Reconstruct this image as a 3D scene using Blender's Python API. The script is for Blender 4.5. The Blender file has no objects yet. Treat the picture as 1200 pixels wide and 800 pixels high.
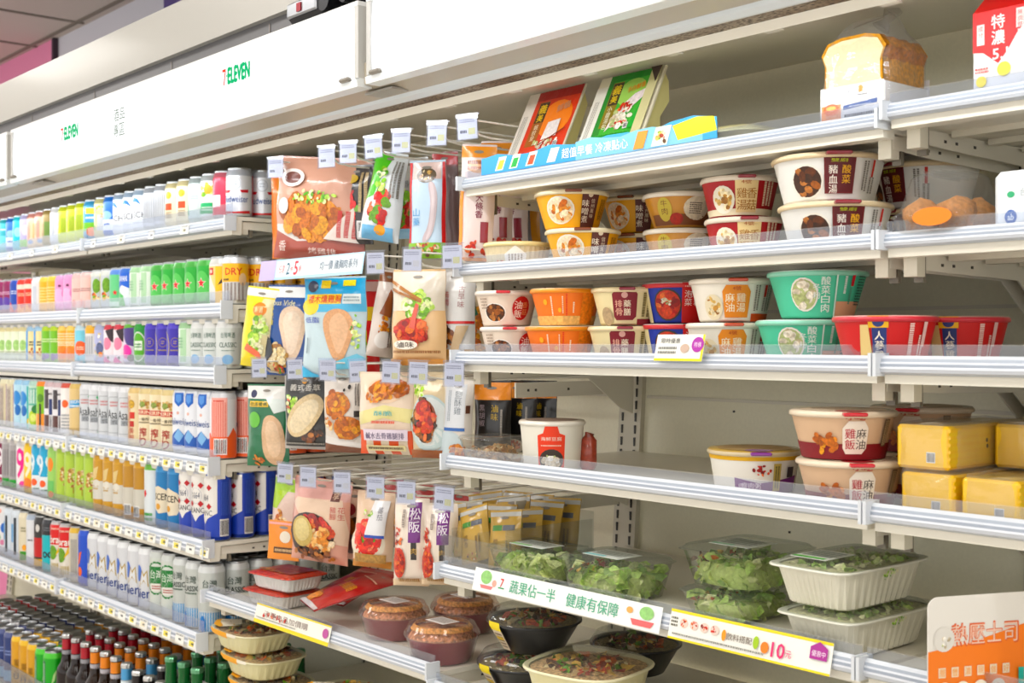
import bpy, math, random
from mathutils import Vector, Matrix, noise
from mathutils.geometry import tessellate_polygon
random.seed(7)
COL = bpy.context.scene.collection
PI = math.pi
EYE = 1.40            # eye level; shelf heights below are given relative to it
# ---------------------------------------------------------------- colour
def lin(h):
    if not isinstance(h, str): return h
    out = []
    for i in (0, 2, 4):
        c = int(h[i:i+2], 16) / 255
        out.append(c / 12.92 if c <= .04045 else ((c + .055) / 1.055) ** 2.4)
    return tuple(out)
# ---------------------------------------------------------------- materials
MATS = {}
def mat(name, rough=.45, metal=0., coat=0., spec=.5, kind='pbr', strength=1., bump=0.):
    m = bpy.data.materials.new(name); m.use_nodes = True
    nt = m.node_tree; nt.nodes.clear(); N = nt.nodes.new; L = nt.links.new
    out = N('ShaderNodeOutputMaterial')
    at = N('ShaderNodeAttribute'); at.attribute_name = 'Col'
    if kind == 'emit':
        e = N('ShaderNodeEmission'); e.inputs['Strength'].default_value = strength
        L(at.outputs['Color'], e.inputs['Color']); L(e.outputs[0], out.inputs[0]); MATS[name] = m; return
    # alpha of the attribute = how mottled the colour is (food, fabric, dirt)
    tc = N('ShaderNodeTexCoord')
    nz = N('ShaderNodeTexNoise'); nz.inputs['Scale'].default_value = 170; nz.inputs['Detail'].default_value = 4
    L(tc.outputs['Object'], nz.inputs['Vector'])
    mr = N('ShaderNodeMapRange'); mr.inputs[1].default_value = .32; mr.inputs[2].default_value = .68
    mr.inputs[3].default_value = .25; mr.inputs[4].default_value = 1.7
    L(nz.outputs['Fac'], mr.inputs[0])
    mx = N('ShaderNodeMix'); mx.data_type = 'RGBA'; mx.blend_type = 'MULTIPLY'
    L(at.outputs['Alpha'], mx.inputs['Factor']); L(at.outputs['Color'], mx.inputs['A'])
    L(mr.outputs[0], mx.inputs['B'])
    if kind == 'clear':
        tr = N('ShaderNodeBsdfTransparent'); gl = N('ShaderNodeBsdfGlossy'); gl.inputs['Roughness'].default_value = rough
        df = N('ShaderNodeBsdfDiffuse'); df.inputs['Color'].default_value = (.9, .92, .95, 1)
        L(at.outputs['Color'], tr.inputs['Color'])
        lw = N('ShaderNodeLayerWeight'); lw.inputs['Blend'].default_value = .5
        pw = N('ShaderNodeMath'); pw.operation = 'POWER'; L(lw.outputs['Facing'], pw.inputs[0]); pw.inputs[1].default_value = 3.
        fr = N('ShaderNodeMath'); fr.operation = 'MULTIPLY_ADD'; L(pw.outputs[0], fr.inputs[0]); fr.inputs[1].default_value = .42; fr.inputs[2].default_value = .045
        m1 = N('ShaderNodeMixShader'); m1.inputs[0].default_value = strength
        L(tr.outputs[0], m1.inputs[1]); L(df.outputs[0], m1.inputs[2])
        m2 = N('ShaderNodeMixShader'); L(fr.outputs[0], m2.inputs[0]); L(m1.outputs[0], m2.inputs[1]); L(gl.outputs[0], m2.inputs[2])
        if bump:
            b = N('ShaderNodeBump'); b.inputs['Strength'].default_value = bump; b.inputs['Distance'].default_value = .004
            n2 = N('ShaderNodeTexNoise'); n2.inputs['Scale'].default_value = 35; n2.inputs['Detail'].default_value = 3
            L(tc.outputs['Object'], n2.inputs['Vector']); L(n2.outputs['Fac'], b.inputs['Height'])
            for x in (gl, lw): L(b.outputs[0], x.inputs['Normal'])
        L(m2.outputs[0], out.inputs[0]); MATS[name] = m; return
    p = N('ShaderNodeBsdfPrincipled'); L(mx.outputs['Result'], p.inputs['Base Color'])
    p.inputs['Roughness'].default_value = rough; p.inputs['Metallic'].default_value = metal
    p.inputs['Specular IOR Level'].default_value = spec
    p.inputs['Coat Weight'].default_value = coat; p.inputs['Coat Roughness'].default_value = .12
    if bump:
        b = N('ShaderNodeBump'); b.inputs['Strength'].default_value = bump; b.inputs['Distance'].default_value = .006
        n2 = N('ShaderNodeTexNoise'); n2.inputs['Scale'].default_value = 28; n2.inputs['Detail'].default_value = 3
        L(tc.outputs['Object'], n2.inputs['Vector']); L(n2.outputs['Fac'], b.inputs['Height'])
        L(b.outputs[0], p.inputs['Normal']); L(b.outputs[0], p.inputs['Coat Normal'])
    L(p.outputs[0], out.inputs[0]); MATS[name] = m
mat('print', .5); mat('film', .32, coat=.55, bump=.35); mat('can', .34, metal=.25, coat=.2)
mat('bottle', .1, spec=.4); mat('alu', .28, metal=.9); mat('enamel', .38, coat=.15); mat('plastic', .3, coat=.2); mat('matte', .8, spec=.2)
mat('clear', .06, kind='clear', strength=.035); mat('wrap', .12, kind='clear', strength=.07, bump=1.)
mat('fence', .1, kind='clear', strength=.055)
mat('glass', .05, kind='clear', strength=.0); mat('lit', kind='emit', strength=1.5); mat('lamp', kind='emit', strength=6.)
def honeycomb():
    m = bpy.data.materials.new('honeycomb'); m.use_nodes = True; nt = m.node_tree; N = nt.nodes.new; L = nt.links.new
    p = nt.nodes['Principled BSDF']; p.inputs['Roughness'].default_value = .9
    tc = N('ShaderNodeTexCoord'); v = N('ShaderNodeTexVoronoi'); v.inputs['Scale'].default_value = 210; v.feature = 'DISTANCE_TO_EDGE'
    mp = N('ShaderNodeMapping'); mp.inputs['Scale'].default_value = (.45, 1, 1); L(tc.outputs['Object'], mp.inputs[0]); L(mp.outputs[0], v.inputs['Vector'])
    r = N('ShaderNodeValToRGB'); r.color_ramp.elements[0].position = .05; r.color_ramp.elements[0].color = (.30, .24, .17, 1)
    r.color_ramp.elements[1].position = .3; r.color_ramp.elements[1].color = (.035, .024, .015, 1)
    L(v.outputs[0], r.inputs[0])
    n = N('ShaderNodeTexNoise'); n.inputs['Scale'].default_value = 9; L(tc.outputs['Object'], n.inputs['Vector'])
    r2 = N('ShaderNodeValToRGB'); r2.color_ramp.elements[0].position = .35; r2.color_ramp.elements[0].color = (.55, .42, .3, 1); r2.color_ramp.elements[1].position = .6; r2.color_ramp.elements[1].color = (1, 1, 1, 1)
    L(n.outputs['Fac'], r2.inputs[0])
    mx = N('ShaderNodeMix'); mx.data_type = 'RGBA'; mx.blend_type = 'MULTIPLY'; mx.inputs['Factor'].default_value = 1
    L(r.outputs[0], mx.inputs['A']); L(r2.outputs[0], mx.inputs['B']); L(mx.outputs['Result'], p.inputs['Base Color'])
    MATS['honeycomb'] = m
honeycomb()
# ---------------------------------------------------------------- mesh builder
class MB:
    def __init__(s, m='print'):
        s.v = []; s.f = []; s.c = []; s.k = []; s.sm = []; s.mats = []; s.m = m
    def mi(s, m):
        m = m or s.m
        if m not in s.mats: s.mats.append(m)
        return s.mats.index(m)
    def face(s, idx, col, m=None, a=0., smooth=False):
        c3 = lin(col)
        if (m or s.m) in ('print', 'film', 'can', 'matte', 'plastic'):      # inks are a little deeper than their on-screen codes
            g = .3*c3[0] + .6*c3[1] + .1*c3[2]; c3 = tuple(max(0., g + (x-g)*1.2)*.9 for x in c3)
        s.f.append(tuple(idx)); s.c.append(c3 + (a,)); s.k.append(s.mi(m)); s.sm.append(smooth)
    def pts(s, ps):
        n = len(s.v); s.v += [tuple(p) for p in ps]; return range(n, n + len(ps))
    def box(s, x0, x1, y0, y1, z0, z1, col, m=None, bev=0, a=0.):
        if bev:
            b = min(bev, (x1-x0)*.45, (y1-y0)*.45, (z1-z0)*.45)
            # chamfered box: three nested rings
            P = []
            for z, i in ((z0, b), (z0+b, 0), (z1-b, 0), (z1, b)):
                P.append([(x0+b, y0+i, z), (x1-b, y0+i, z), (x1-i, y0+b, z), (x1-i, y1-b, z), (x1-b, y1-i, z), (x0+b, y1-i, z), (x0+i, y1-b, z), (x0+i, y0+b, z)])
            R = [s.pts(p) for p in P]
            s.face(reversed(R[0]), col, m, a); s.face(R[3], col, m, a)
            for A, B in zip(R, R[1:]):
                for j in range(8): s.face((A[j], A[(j+1) % 8], B[(j+1) % 8], B[j]), col, m, a)
            return
        i = s.pts([(x0, y0, z0), (x1, y0, z0), (x1, y1, z0), (x0, y1, z0), (x0, y0, z1), (x1, y0, z1), (x1, y1, z1), (x0, y1, z1)])
        for q in ((3, 2, 1, 0), (4, 5, 6, 7), (0, 1, 5, 4), (1, 2, 6, 5), (2, 3, 7, 6), (3, 0, 4, 7)):
            s.face([i[k] for k in q], col, m, a)
    def prism(s, prof, x0, x1, cols, m=None, mlist=None, a=0.):   # profile in (y, z) swept along x
        A = s.pts([(x0, y, z) for y, z in prof]); B = s.pts([(x1, y, z) for y, z in prof]); n = len(prof)
        for j in range(n):
            c = cols[j % len(cols)] if isinstance(cols, list) else cols
            s.face((A[j], B[j], B[(j+1) % n], A[(j+1) % n]), c, mlist[j] if mlist else m, a)
        c = cols[0] if isinstance(cols, list) else cols
        for tri in tessellate_polygon([[Vector((0, y, z)) for y, z in prof]]):
            s.face([A[k] for k in tri], c, m, a); s.face([B[k] for k in reversed(tri)], c, m, a)
    def tube(s, path, r, col, m=None, seg=8, a=0.):
        path = [Vector(p) for p in path]; rings = []
        for i, p in enumerate(path):
            d = (path[min(i+1, len(path)-1)] - path[max(i-1, 0)]).normalized()
            u = d.cross(Vector((0, 0, 1)));
            if u.length < .1: u = d.cross(Vector((1, 0, 0)))
            u.normalize(); w = d.cross(u)
            rr = r[i] if isinstance(r, (list, tuple)) else r
            rings.append(s.pts([p + (u*math.cos(2*PI*k/seg) + w*math.sin(2*PI*k/seg))*rr for k in range(seg)]))
        for A, B in zip(rings, rings[1:]):
            for k in range(seg): s.face((A[k], A[(k+1) % seg], B[(k+1) % seg], B[k]), col, m, a, True)
        s.face(rings[0], col, m, a); s.face(reversed(rings[-1]), col, m, a)
    def lathe(s, prof, cols, seg=28, m=None, mlist=None, a=0., ripple=None, cx=0, cy=0, cz=0, sq=None, sx=1., sy=1.):
        rings = []
        for j, (r, z) in enumerate(prof):
            if r < 1e-6: rings.append(s.pts([(cx, cy, z+cz)])); continue
            ps = []
            for k in range(seg):
                t = 2*PI*k/seg; q = 1.
                if sq: q = (abs(math.cos(t))**sq + abs(math.sin(t))**sq) ** (-1/sq)
                rr = r*q
                if ripple and ripple[0] <= j <= ripple[1]: rr += ripple[2] * (1 if (k % 2) else -1)
                ps.append((cx + sx*rr*math.cos(t), cy + sy*rr*math.sin(t), z+cz))
            rings.append(s.pts(ps))
        for j, (A, B) in enumerate(zip(rings, rings[1:])):
            c = cols[j] if isinstance(cols, list) else cols; mm = mlist[j] if mlist else m
            if len(A) == 1 and len(B) == 1: continue
            for k in range(seg):
                k2 = (k+1) % seg
                if len(A) == 1: s.face((A[0], B[k2], B[k]), c, mm, a, True)
                elif len(B) == 1: s.face((A[k], A[k2], B[0]), c, mm, a, True)
                else: s.face((A[k], A[k2], B[k2], B[k]), c, mm, a, not ripple)
    def blob(s, c, r, col, a=.3, m=None, n=6, jit=.15):
        prof = [(0, -1)] + [(math.cos(-PI/2 + PI*i/n), math.sin(-PI/2 + PI*i/n)) for i in range(1, n)] + [(0, 1)]
        st = len(s.v); s.lathe(prof, col, seg=10, m=m, a=a)
        rot = Matrix.Rotation(random.uniform(0, 6), 3, 'Z') @ Matrix.Rotation(random.uniform(-.6, .6), 3, 'X')
        sd = random.uniform(0, 99)
        for i in range(st, len(s.v)):
            p = Vector(s.v[i]); p *= 1 + jit*noise.noise(p*1.7 + Vector((sd, 0, 0)))*2
            s.v[i] = tuple(rot @ Vector((p.x*r[0], p.y*r[1], p.z*r[2])) + Vector(c))
    def mesh(s, name):
        me = bpy.data.meshes.new(name); me.from_pydata(s.v, [], s.f)
        at = me.color_attributes.new('Col', 'FLOAT_COLOR', 'CORNER'); buf = []
        for f, c in zip(s.f, s.c): buf += list(c) * len(f)
        at.data.foreach_set('color', buf)
        for m in s.mats: me.materials.append(MATS[m])
        me.polygons.foreach_set('material_index', s.k); me.polygons.foreach_set('use_smooth', s.sm)
        me.update(); return me
    def build(s, name, parent=None, loc=(0, 0, 0), rot=(0, 0, 0)):
        return put(name, s.mesh(name), parent, loc, rot)
def put(name, me, parent=None, loc=(0, 0, 0), rot=(0, 0, 0)):
    o = bpy.data.objects.new(name, me); COL.objects.link(o); o.location = loc; o.rotation_euler = rot
    if parent: o.parent = parent
    return o
def empty(name, loc=(0, 0, 0), rot=(0, 0, 0)):
    o = bpy.data.objects.new(name, None); COL.objects.link(o); o.location = loc; o.rotation_euler = rot; o.empty_display_size = .03
    return o
def tag(o, label, cat, group=None):
    o['label'] = label; o['category'] = cat
    if group: o['group'] = group
    return o
def struct(o): o['kind'] = 'structure'; return o
def copy_tree(o, parent=None):
    c = o.copy(); COL.objects.link(c); c.parent = parent
    for ch in o.children: copy_tree(ch, c)
    return c
# ---------------------------------------------------------------- text
TX = {}
def glyphs(txt, bold=0.):
    key = (txt, bold)
    if key in TX: return TX[key]
    cu = bpy.data.curves.new('t', 'FONT'); cu.body = txt; cu.resolution_u = 2; cu.offset = bold
    o = bpy.data.objects.new('t', cu); COL.objects.link(o)
    dg = bpy.context.evaluated_depsgraph_get(); me = o.evaluated_get(dg).to_mesh(); me.calc_loop_triangles()
    vs = [(v.co.x, v.co.y) for v in me.vertices]; ts = [tuple(t.vertices) for t in me.loop_triangles]
    o.evaluated_get(dg).to_mesh_clear(); COL.objects.unlink(o); bpy.data.objects.remove(o); bpy.data.curves.remove(cu)
    if vs:
        x0 = min(v[0] for v in vs); x1 = max(v[0] for v in vs); y0 = min(v[1] for v in vs); y1 = max(v[1] for v in vs)
        w = max(x1-x0, 1e-4); h = max(y1-y0, 1e-4)
        vs = [((x-x0)/w - .5, (y-y0)/h - .5) for x, y in vs]
    TX[key] = (vs, ts); return TX[key]
# ---------------------------------------------------------------- printing on surfaces, units are millimetres
PAL = {
 'chicken': ['c8752a', 'd98b34', 'a85b1e', 'e2a04a', 'b96a24'], 'pale': ['e8c9a0', 'dcb78a', 'efd9b6', 'd2a878'],
 'salad': ['8cc44a', 'b4dc64', '5c9a34', 'd6e690', 'eef2c0', 'a4cf58', 'e4ecb0'], 'red': ['b8321e', 'd2532c', '8e2417', 'e0784a', 'c4442a'],
 'brown': ['7a4422', '94562c', '5c3018', 'b27444', '3f2414'], 'soup': ['e8b070', 'd98f4c', 'f0d0a0', 'c06a30', 'f4e2c4'],
 'white': ['efe8d8', 'ddd2bc', 'f8f4ea', 'cfc0a4', 'b8c08a'], 'tomato': ['d42a1c', 'e84a2a', 'b51d14', '6a9a2c', 'f08060'],
 'noodle': ['e6d0a0', 'd4b070', 'c09050', 'f2e4c0', 'a0703c'], 'mixed': ['d06a30', '6f9e34', 'e8c070', 'a84424', 'f0e0b8', '5a3a20'],
 'leaf': ['9ccc50', 'c0e070', '74a840', 'e0eeb0', 'e8e4c4']}
# small lettering the photograph does not resolve is printed as rows of short strokes
BLURRED = set('SODA SURF FRUIT CHU-HI BERRY COOL EAST YUZU GRAPE CITRUS SUN BEER ZERO Combu YU one ICE GOLD HELLES ALE DARK YEBISU ichi AB K Tak BIER DRAFT'.split())
class Canvas:
    def __init__(s, mb, fn, m='print', W=None, H=None, step=9., off=.0003, tk=1.):
        s.tk = tk; s.mb = mb; s.fn = fn; s.m = m; s.W = W; s.H = H; s.step = step; s.off = off
    def tick(s, d=.00007): s.off += d*s.tk; return s.off
    def P(s, u, v): return s.fn(u*.001, v*.001, s.off)
    def grid(s, u0, v0, u1, v1, col, a=0., warp=None):
        s.tick(); nu = max(1, math.ceil(abs(u1-u0)/s.step)); nv = max(1, math.ceil(abs(v1-v0)/(s.step*1.4)))
        I = []
        for j in range(nv+1):
            for i in range(nu+1):
                u = u0+(u1-u0)*i/nu; v = v0+(v1-v0)*j/nv
                if warp: u, v = warp(u, v)
                I.append(s.P(u, v))
        ix = s.mb.pts(I)
        for j in range(nv):
            for i in range(nu):
                q = j*(nu+1)+i; s.mb.face((ix[q], ix[q+1], ix[q+nu+2], ix[q+nu+1]), col, s.m, a, True)
    def ell(s, cu, cv, ru, rv, col, a=0., rot=0., n=18, tick=.00007):
        s.tick(tick); rings = max(1, math.ceil(max(ru, rv)/s.step)); c, sn = math.cos(rot), math.sin(rot)
        idx = [list(s.mb.pts([s.P(cu, cv)]))]
        for k in range(1, rings+1):
            ps = []
            for i in range(n):
                t = 2*PI*i/n; x = ru*k/rings*math.cos(t); y = rv*k/rings*math.sin(t)
                ps.append(s.P(cu+x*c-y*sn, cv+x*sn+y*c))
            idx.append(list(s.mb.pts(ps)))
        for i in range(n): s.mb.face((idx[0][0], idx[1][i], idx[1][(i+1) % n]), col, s.m, a, True)
        for A, B in zip(idx[1:], idx[2:]):
            for i in range(n): s.mb.face((A[i], B[i], B[(i+1) % n], A[(i+1) % n]), col, s.m, a, True)
    def poly(s, pts, col, a=0.):
        s.tick(); tr = tessellate_polygon([[Vector((p[0], p[1], 0)) for p in pts]])
        tris = [[pts[i] for i in t] for t in tr]
        for _ in range(9):
            nt = []
            for t in tris:
                L = [math.dist(t[i], t[(i+1) % 3]) for i in range(3)]; k = L.index(max(L))
                if L[k] > s.step:
                    p, q, r = t[k], t[(k+1) % 3], t[(k+2) % 3]; mm = ((p[0]+q[0])/2, (p[1]+q[1])/2)
                    nt += [[p, mm, r], [mm, q, r]]
                else: nt.append(t)
            tris = nt
        for t in tris: s.mb.face(s.mb.pts([s.P(*p) for p in t]), col, s.m, a)
    def text(s, txt, cu, cv, w, h, col, bold=0., rot=0.):
        s.tick(.0001)
        if bold > .004:      # heavier strokes: the same glyphs printed again a hair to each side
            k = bold * min(w/max(1, len(txt)), h) * 1.1 * (.5 if ord(txt[0]) > 0x2e80 else 1); o0 = s.off; q = 0
            for du, dv in ((-k, 0), (k, 0)) + (((0, -k), (0, k)) if bold > .025 else ()):
                s.off = o0 - .0001*s.tk + q*.00003; q += 1; s.text(txt, cu+du, cv+dv, w, h, col, 0, rot)
            return
        vs, ts = glyphs(txt, 0.); c, sn = math.cos(rot), math.sin(rot)
        P2 = [(cu + x*w*c - y*h*sn, cv + x*w*sn + y*h*c) for x, y in vs]
        if s.step > 9 or max(w, h) < 9:
            ix = s.mb.pts([s.P(*p) for p in P2])
            for t in ts: s.mb.face([ix[i] for i in t], col, s.m)
            return
        tris = [[P2[i] for i in t] for t in ts]
        for _ in range(2):
            nt = []
            for t in tris:
                L = [math.dist(t[i], t[(i+1) % 3]) for i in range(3)]; k = L.index(max(L))
                if L[k] > 4.5:
                    p, q, r = t[k], t[(k+1) % 3], t[(k+2) % 3]; mm = ((p[0]+q[0])/2, (p[1]+q[1])/2); nt += [[p, mm, r], [mm, q, r]]
                else: nt.append(t)
            tris = nt
        for t in tris: s.mb.face(s.mb.pts([s.P(*p) for p in t]), col, s.m)
    def tv(s, txt, cu, vtop, size, col, gap=1.08, bold=.0, w=None):
        for i, ch in enumerate(txt): s.text(ch, cu, vtop - size*(.5+gap*i), w or size*.92, size*.92, col, bold); s.off -= .0001
        s.off += .0001
    def food(s, cu, cv, ru, rv, pal, n, sz=None, seed=0):
        rnd = random.Random(hash((round(cu), round(cv), n, seed)) & 0xffff); P = PAL[pal]; sz = sz or min(ru, rv)*.4
        for _ in range(n):
            t = rnd.uniform(0, 2*PI); q = math.sqrt(rnd.random())
            k = rnd.uniform(.5, 1.1)*sz
            s.ell(cu+q*math.cos(t)*max(ru-k*.6, 0), cv+q*math.sin(t)*max(rv-k*.5, 0), k, k*rnd.uniform(.45, .9), rnd.choice(P), .45, rnd.uniform(0, 3), n=9, tick=.00003)
    def ops(s, L):
        for o in L:
            k, r = o[0], o[1:]
            if k == 'b': s.grid(-s.W/2, r[0], s.W/2, r[1], r[2], r[3] if len(r) > 3 else 0)
            elif k == 'r': s.grid(*r)
            elif k == 'e': s.ell(*r)
            elif k == 'p': s.poly(*r)
            elif k == 'P':
                q = r[0]
                for _ in range(2): q = [((a[0]*(3-2*z)+b_[0]*(1+2*z))/4, (a[1]*(3-2*z)+b_[1]*(1+2*z))/4) for a, b_ in zip(q, q[1:]+q[:1]) for z in (0, 1)]
                s.poly(q, *r[1:])
            elif k == 't' and r[0] in BLURRED: s.ops([('x', r[1]-r[3]/2, r[2]-r[4]/2, r[1]+r[3]/2, r[2]+r[4]/2, 1 if r[4] < 11 else 2, r[5])])
            elif k == 't': s.text(*r)
            elif k == 'v': s.tv(*r)
            elif k == 'f': s.food(*r)
            elif k == 's':
                cu, cv, R, c = r; s.poly([(cu + (R if i % 2 == 0 else R*.42)*math.sin(PI*i/5), cv + (R if i % 2 == 0 else R*.42)*math.cos(PI*i/5)) for i in range(10)], c)
            elif k == 'g':
                cu, cv, w, h = r[:4]; s.grid(cu-w/2, cv-h/2, cu+w/2, cv+h/2, 'f4f4f2'); s.tick()
                rnd = random.Random(3); x = cu-w/2+w*.06
                while x < cu+w*.44:
                    d = rnd.choice((.02, .035, .05))*w; s.grid(x, cv-h*.42, x+d, cv+h*.42, '222226'); s.off -= .00007; x += d + rnd.choice((.025, .05))*w
                s.off += .00007
            elif k == 'x':      # small print: rows of short strokes (u0, v0, u1, v1, rows, colour)
                u0, v0, u1, v1, n, c = r; rnd = random.Random(int(u0*7+v1)); s.tick(); o0 = s.off
                for j in range(n):
                    vv = v1 - (v1-v0)*(j+.5)/n; hh = (v1-v0)/n*.28; x = u0
                    while x < u1-1:
                        d = min(rnd.uniform(1.2, 3.4), u1-x); s.off = o0; s.grid(x, vv-hh, x+d, vv+hh, c); x += d + rnd.uniform(.6, 1.2)
                s.off = o0 + .00007
            elif k == 'X':      # columns of small print
                u0, v0, u1, v1, n, c = r; rnd = random.Random(int(u0*5+v1)); s.tick(); o0 = s.off
                for j in range(n):
                    uu = u0 + (u1-u0)*(j+.5)/n; hh = (u1-u0)/n*.3; y = v1
                    while y > v0+1:
                        d = min(rnd.uniform(1.4, 2.6), y-v0); s.off = o0; s.grid(uu-hh, y-d, uu+hh, y, c); y -= d + rnd.uniform(.5, .9)
                s.off = o0 + .00007
def lathe_map(r0, r1, h, z0=0., turn=0.):
    rm = (r0+r1)/2
    def fn(u, v, off):
        r = r0 + (r1-r0)*v/h + off; t = u/rm + turn
        return (r*math.sin(t), -r*math.cos(t), z0+v)
    return fn
def flat_map(o, U, V):
    o = Vector(o); U = Vector(U).normalized(); V = Vector(V).normalized(); Nn = U.cross(V)
    return lambda u, v, off: tuple(o + U*u + V*v + Nn*off)
# ---------------------------------------------------------------- measured camera: turns a sight line and a depth plane into a place
FPX, CA, SA = 1457., .6509, .7592
def X_at(px, Y):
    r = (px-600)/FPX; return Y*(CA*r-SA)/(CA+SA*r)
def fwd(X, Y): return -SA*X + CA*Y
def Z_at(py, X, Y): return EYE + (400-py)/FPX*fwd(X, Y)
# ================================================================ THE STORE SHELL
CREAM = 'd9d3c1'; CREAM2 = 'e4dfd0'; BACK = 'ebe6cc'; WHT = 'eef0f2'
b = MB('matte'); b.box(-14, 4, -6, 2.45, -.06, 0, 'dedad2', a=.05); struct(b.build('floor'))
b = MB('matte'); CEIL = EYE+1.50
b.box(-14, 4, -6, 2.45, CEIL, CEIL+.08, 'd2cbc4', a=.04)
for i in range(28):
    x = -13.7+i*.61; b.box(x, x+.02, -6, 2.28, CEIL-.006, CEIL, '8b847c')
for j in range(12):
    y = 2.26-j*.61; b.box(-14, 4, y-.022, y, CEIL-.005, CEIL+.001, '8b847c')
struct(b.build('ceiling'))
b = MB('matte'); b.box(-14, 4, 2.3, 2.45, 0, CEIL, 'e2e2ec'); struct(b.build('wall_back'))
b = MB('matte'); b.box(-14, -6.14, 2.285, 2.2995, 0, CEIL, 'f2a2c4')
b.box(-6.155, -6.13, 2.275, 2.2995, 0, CEIL, '4c3f48')
struct(b.build('wall_accent'))
# fragment of a painted emblem on the pink wall
t = MB('print'); c = Canvas(t, flat_map((-6.72, 2.284, EYE+1.20), (1, 0, 0), (0, 0, 1)), off=.0006)
c.poly([(-90, -60), (60, 200), (95, -60)], '2a2a30'); c.poly([(-62, -60), (52, 150), (74, -60)], 'e9e4da'); c.poly([(-40, -60), (10, 30), (40, 10), (60, -60)], 'd9b52a')
tag(t.build('wall_emblem'), 'pointed black, white and yellow emblem on the pink wall above the cooler', 'emblem')
t = MB('print'); t.box(-4.86, -3.9, 2.26, 2.2995, EYE+1.08, EYE+1.44, '5b4a8c', bev=.004)
tag(t.build('wall_sign'), 'purple sign edge on the grey wall above the lit canopy', 'sign')

# ================================================================ THE COOLER CASE
BX = [-5.51, -4.596, -3.682, -2.768, -1.854, -.94, -.026, .888]
XL, XR = BX[0], BX[-1]
def yback(h): return 1.945 + .075*h
case = empty('refrigerated_display_case', ((XL+XR)/2, 1.7, 0)); ci = case.location.copy()
tag(case, 'long open-front white refrigerated display case with lit canopy', 'refrigerated case')
def cpart(mb, name, par=case):
    o = mb.build(name); o.parent = par
    o.location = -ci if par == case else (0, 0, 0); return o
for x0, x1 in zip(BX, BX[1:]):
    b = MB('enamel'); z0, z1 = .28, EYE+.56
    b.prism([(yback(z0-EYE), z0), (yback(z1-EYE), z1), (yback(z1-EYE)+.02, z1), (yback(z0-EYE)+.02, z0)], x0+.002, x1-.002, BACK, a=.03)
    # pressed ribs and the dashed air slots of each sheet
    for h in (.13, -.045, -.235, -.44, -.65):
        y = yback(h-.06); b.box(x0+.04, x1-.04, y-.006, y+.01, EYE+h-.075, EYE+h-.069, CREAM)
    for k in range(26):
        xx = x0+.06+k*.031; y = yback(-.075)
        b.box(xx, xx+.02, y-.0035, y+.004, EYE-.062, EYE-.057, '2b2924')
    for k in range(5):
        xx = x0+random.uniform(.1, .8); h = random.uniform(-.6, .2); y = yback(h); b.box(xx, xx+.004, y-.002, y+.004, EYE+h, EYE+h+.004, '3a352c')
    cpart(b, 'back_panel')
for x in BX:
    b = MB('enamel'); z0, z1 = .3, EYE+.5
    b.prism([(yback(z0-EYE)-.012, z0), (yback(z1-EYE)-.012, z1), (yback(z1-EYE)+.005, z1), (yback(z0-EYE)+.005, z0)], x-.032, x+.032, 'cfc9b6')
    z = z0+.02
    while z < z1-.03:
        for dx in (-.02, .018):
            y = yback(z-EYE)-.0125; b.box(x+dx-.0022, x+dx+.0022, y-.0008, y+.002, z, z+.018, '26241f')
        z += .026
    cpart(b, 'upright_post')
b = MB('enamel'); b.prism([(1.34, .0), (1.34, .25), (1.40, .28), (2.0, .28), (2.0, 0)], XL, XR, CREAM2); cpart(b, 'base_cabinet')
b = MB('enamel')     # inner ceiling of the case, rising to the back
b.prism([(1.44, EYE+.452), (1.96, EYE+.53), (1.96, EYE+.56), (1.43, EYE+.50)], XL, XR, 'd6d0bf', a=.02); cpart(b, 'inner_ceiling')
# canopy: front lip, honeycomb outlet, lamp cover, sign
b = MB('enamel')
b.prism([(1.402, EYE+.4475), (1.415, EYE+.437), (1.446, EYE+.449), (1.446, EYE+.50), (1.402, EYE+.50)], XL, XR, ['b9b1a1', 'd9d4c6', 'c9c2b3', 'c9c2b3', 'c9c2b3'])
for k in range(34):
    x = XL+.1+k*.187; b.box(x, x+.028, 1.418, 1.432, EYE+.4385, EYE+.4405, 'e8e4d8')
cpart(b, 'outlet_lip')
b = MB('honeycomb'); b.prism([(1.348, EYE+.4460), (1.406, EYE+.4485), (1.406, EYE+.47), (1.348, EYE+.47)], XL, XR, '80705c'); cpart(b, 'air_outlet')
b = MB('plastic')
b.prism([(1.318, EYE+.452), (1.322, EYE+.444), (1.335, EYE+.440), (1.350, EYE+.443), (1.353, EYE+.452)], XL, XR, 'e6edf2'); cpart(b, 'lamp_cover')
b = MB('enamel')
b.prism([(1.252, EYE+.462), (1.318, EYE+.450), (1.318, EYE+.50), (1.252, EYE+.50)], XL, XR, 'b3aa98')
b.box(XL, XR, 1.27, 1.45, EYE+.47, EYE+.60, 'cfcabd'); cpart(b, 'canopy_body')
for x in (-3.6, -1.9, -.5):
    b = MB('print'); b.box(x, x+.085, 1.275, 1.312, EYE+.4495, EYE+.4535, 'a7a39b'); cc = Canvas(b, flat_map((x, 1.312, EYE+.4494), (1, 0, 0), (0, -1, 0)), off=-.0008)
    cpart(b, 'notice_label')
b = MB('enamel')
b.prism([(1.30, EYE+.605), (1.30, EYE+.672), (1.42, EYE+.672), (1.42, EYE+.605)], XL, XR, '5f5f62', a=.02)
for x in [XL+.46*k for k in range(14)]: b.box(x, x+.003, 1.298, 1.302, EYE+.612, EYE+.66, '8a8580')
cpart(b, 'sign_gutter')
b = MB('enamel'); b.prism([(1.285, EYE+.668), (1.285, EYE+.785), (1.46, EYE+.785), (1.46, EYE+.668)], XL, XR, 'b2b0a9'); cpart(b, 'top_fascia')
segs = [(-5.51, -3.70), (-3.67, -1.868), (-1.842, .888)]
def sy(h): return 1.245 - .004*math.sin((h-.46)/.145*PI)
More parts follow.
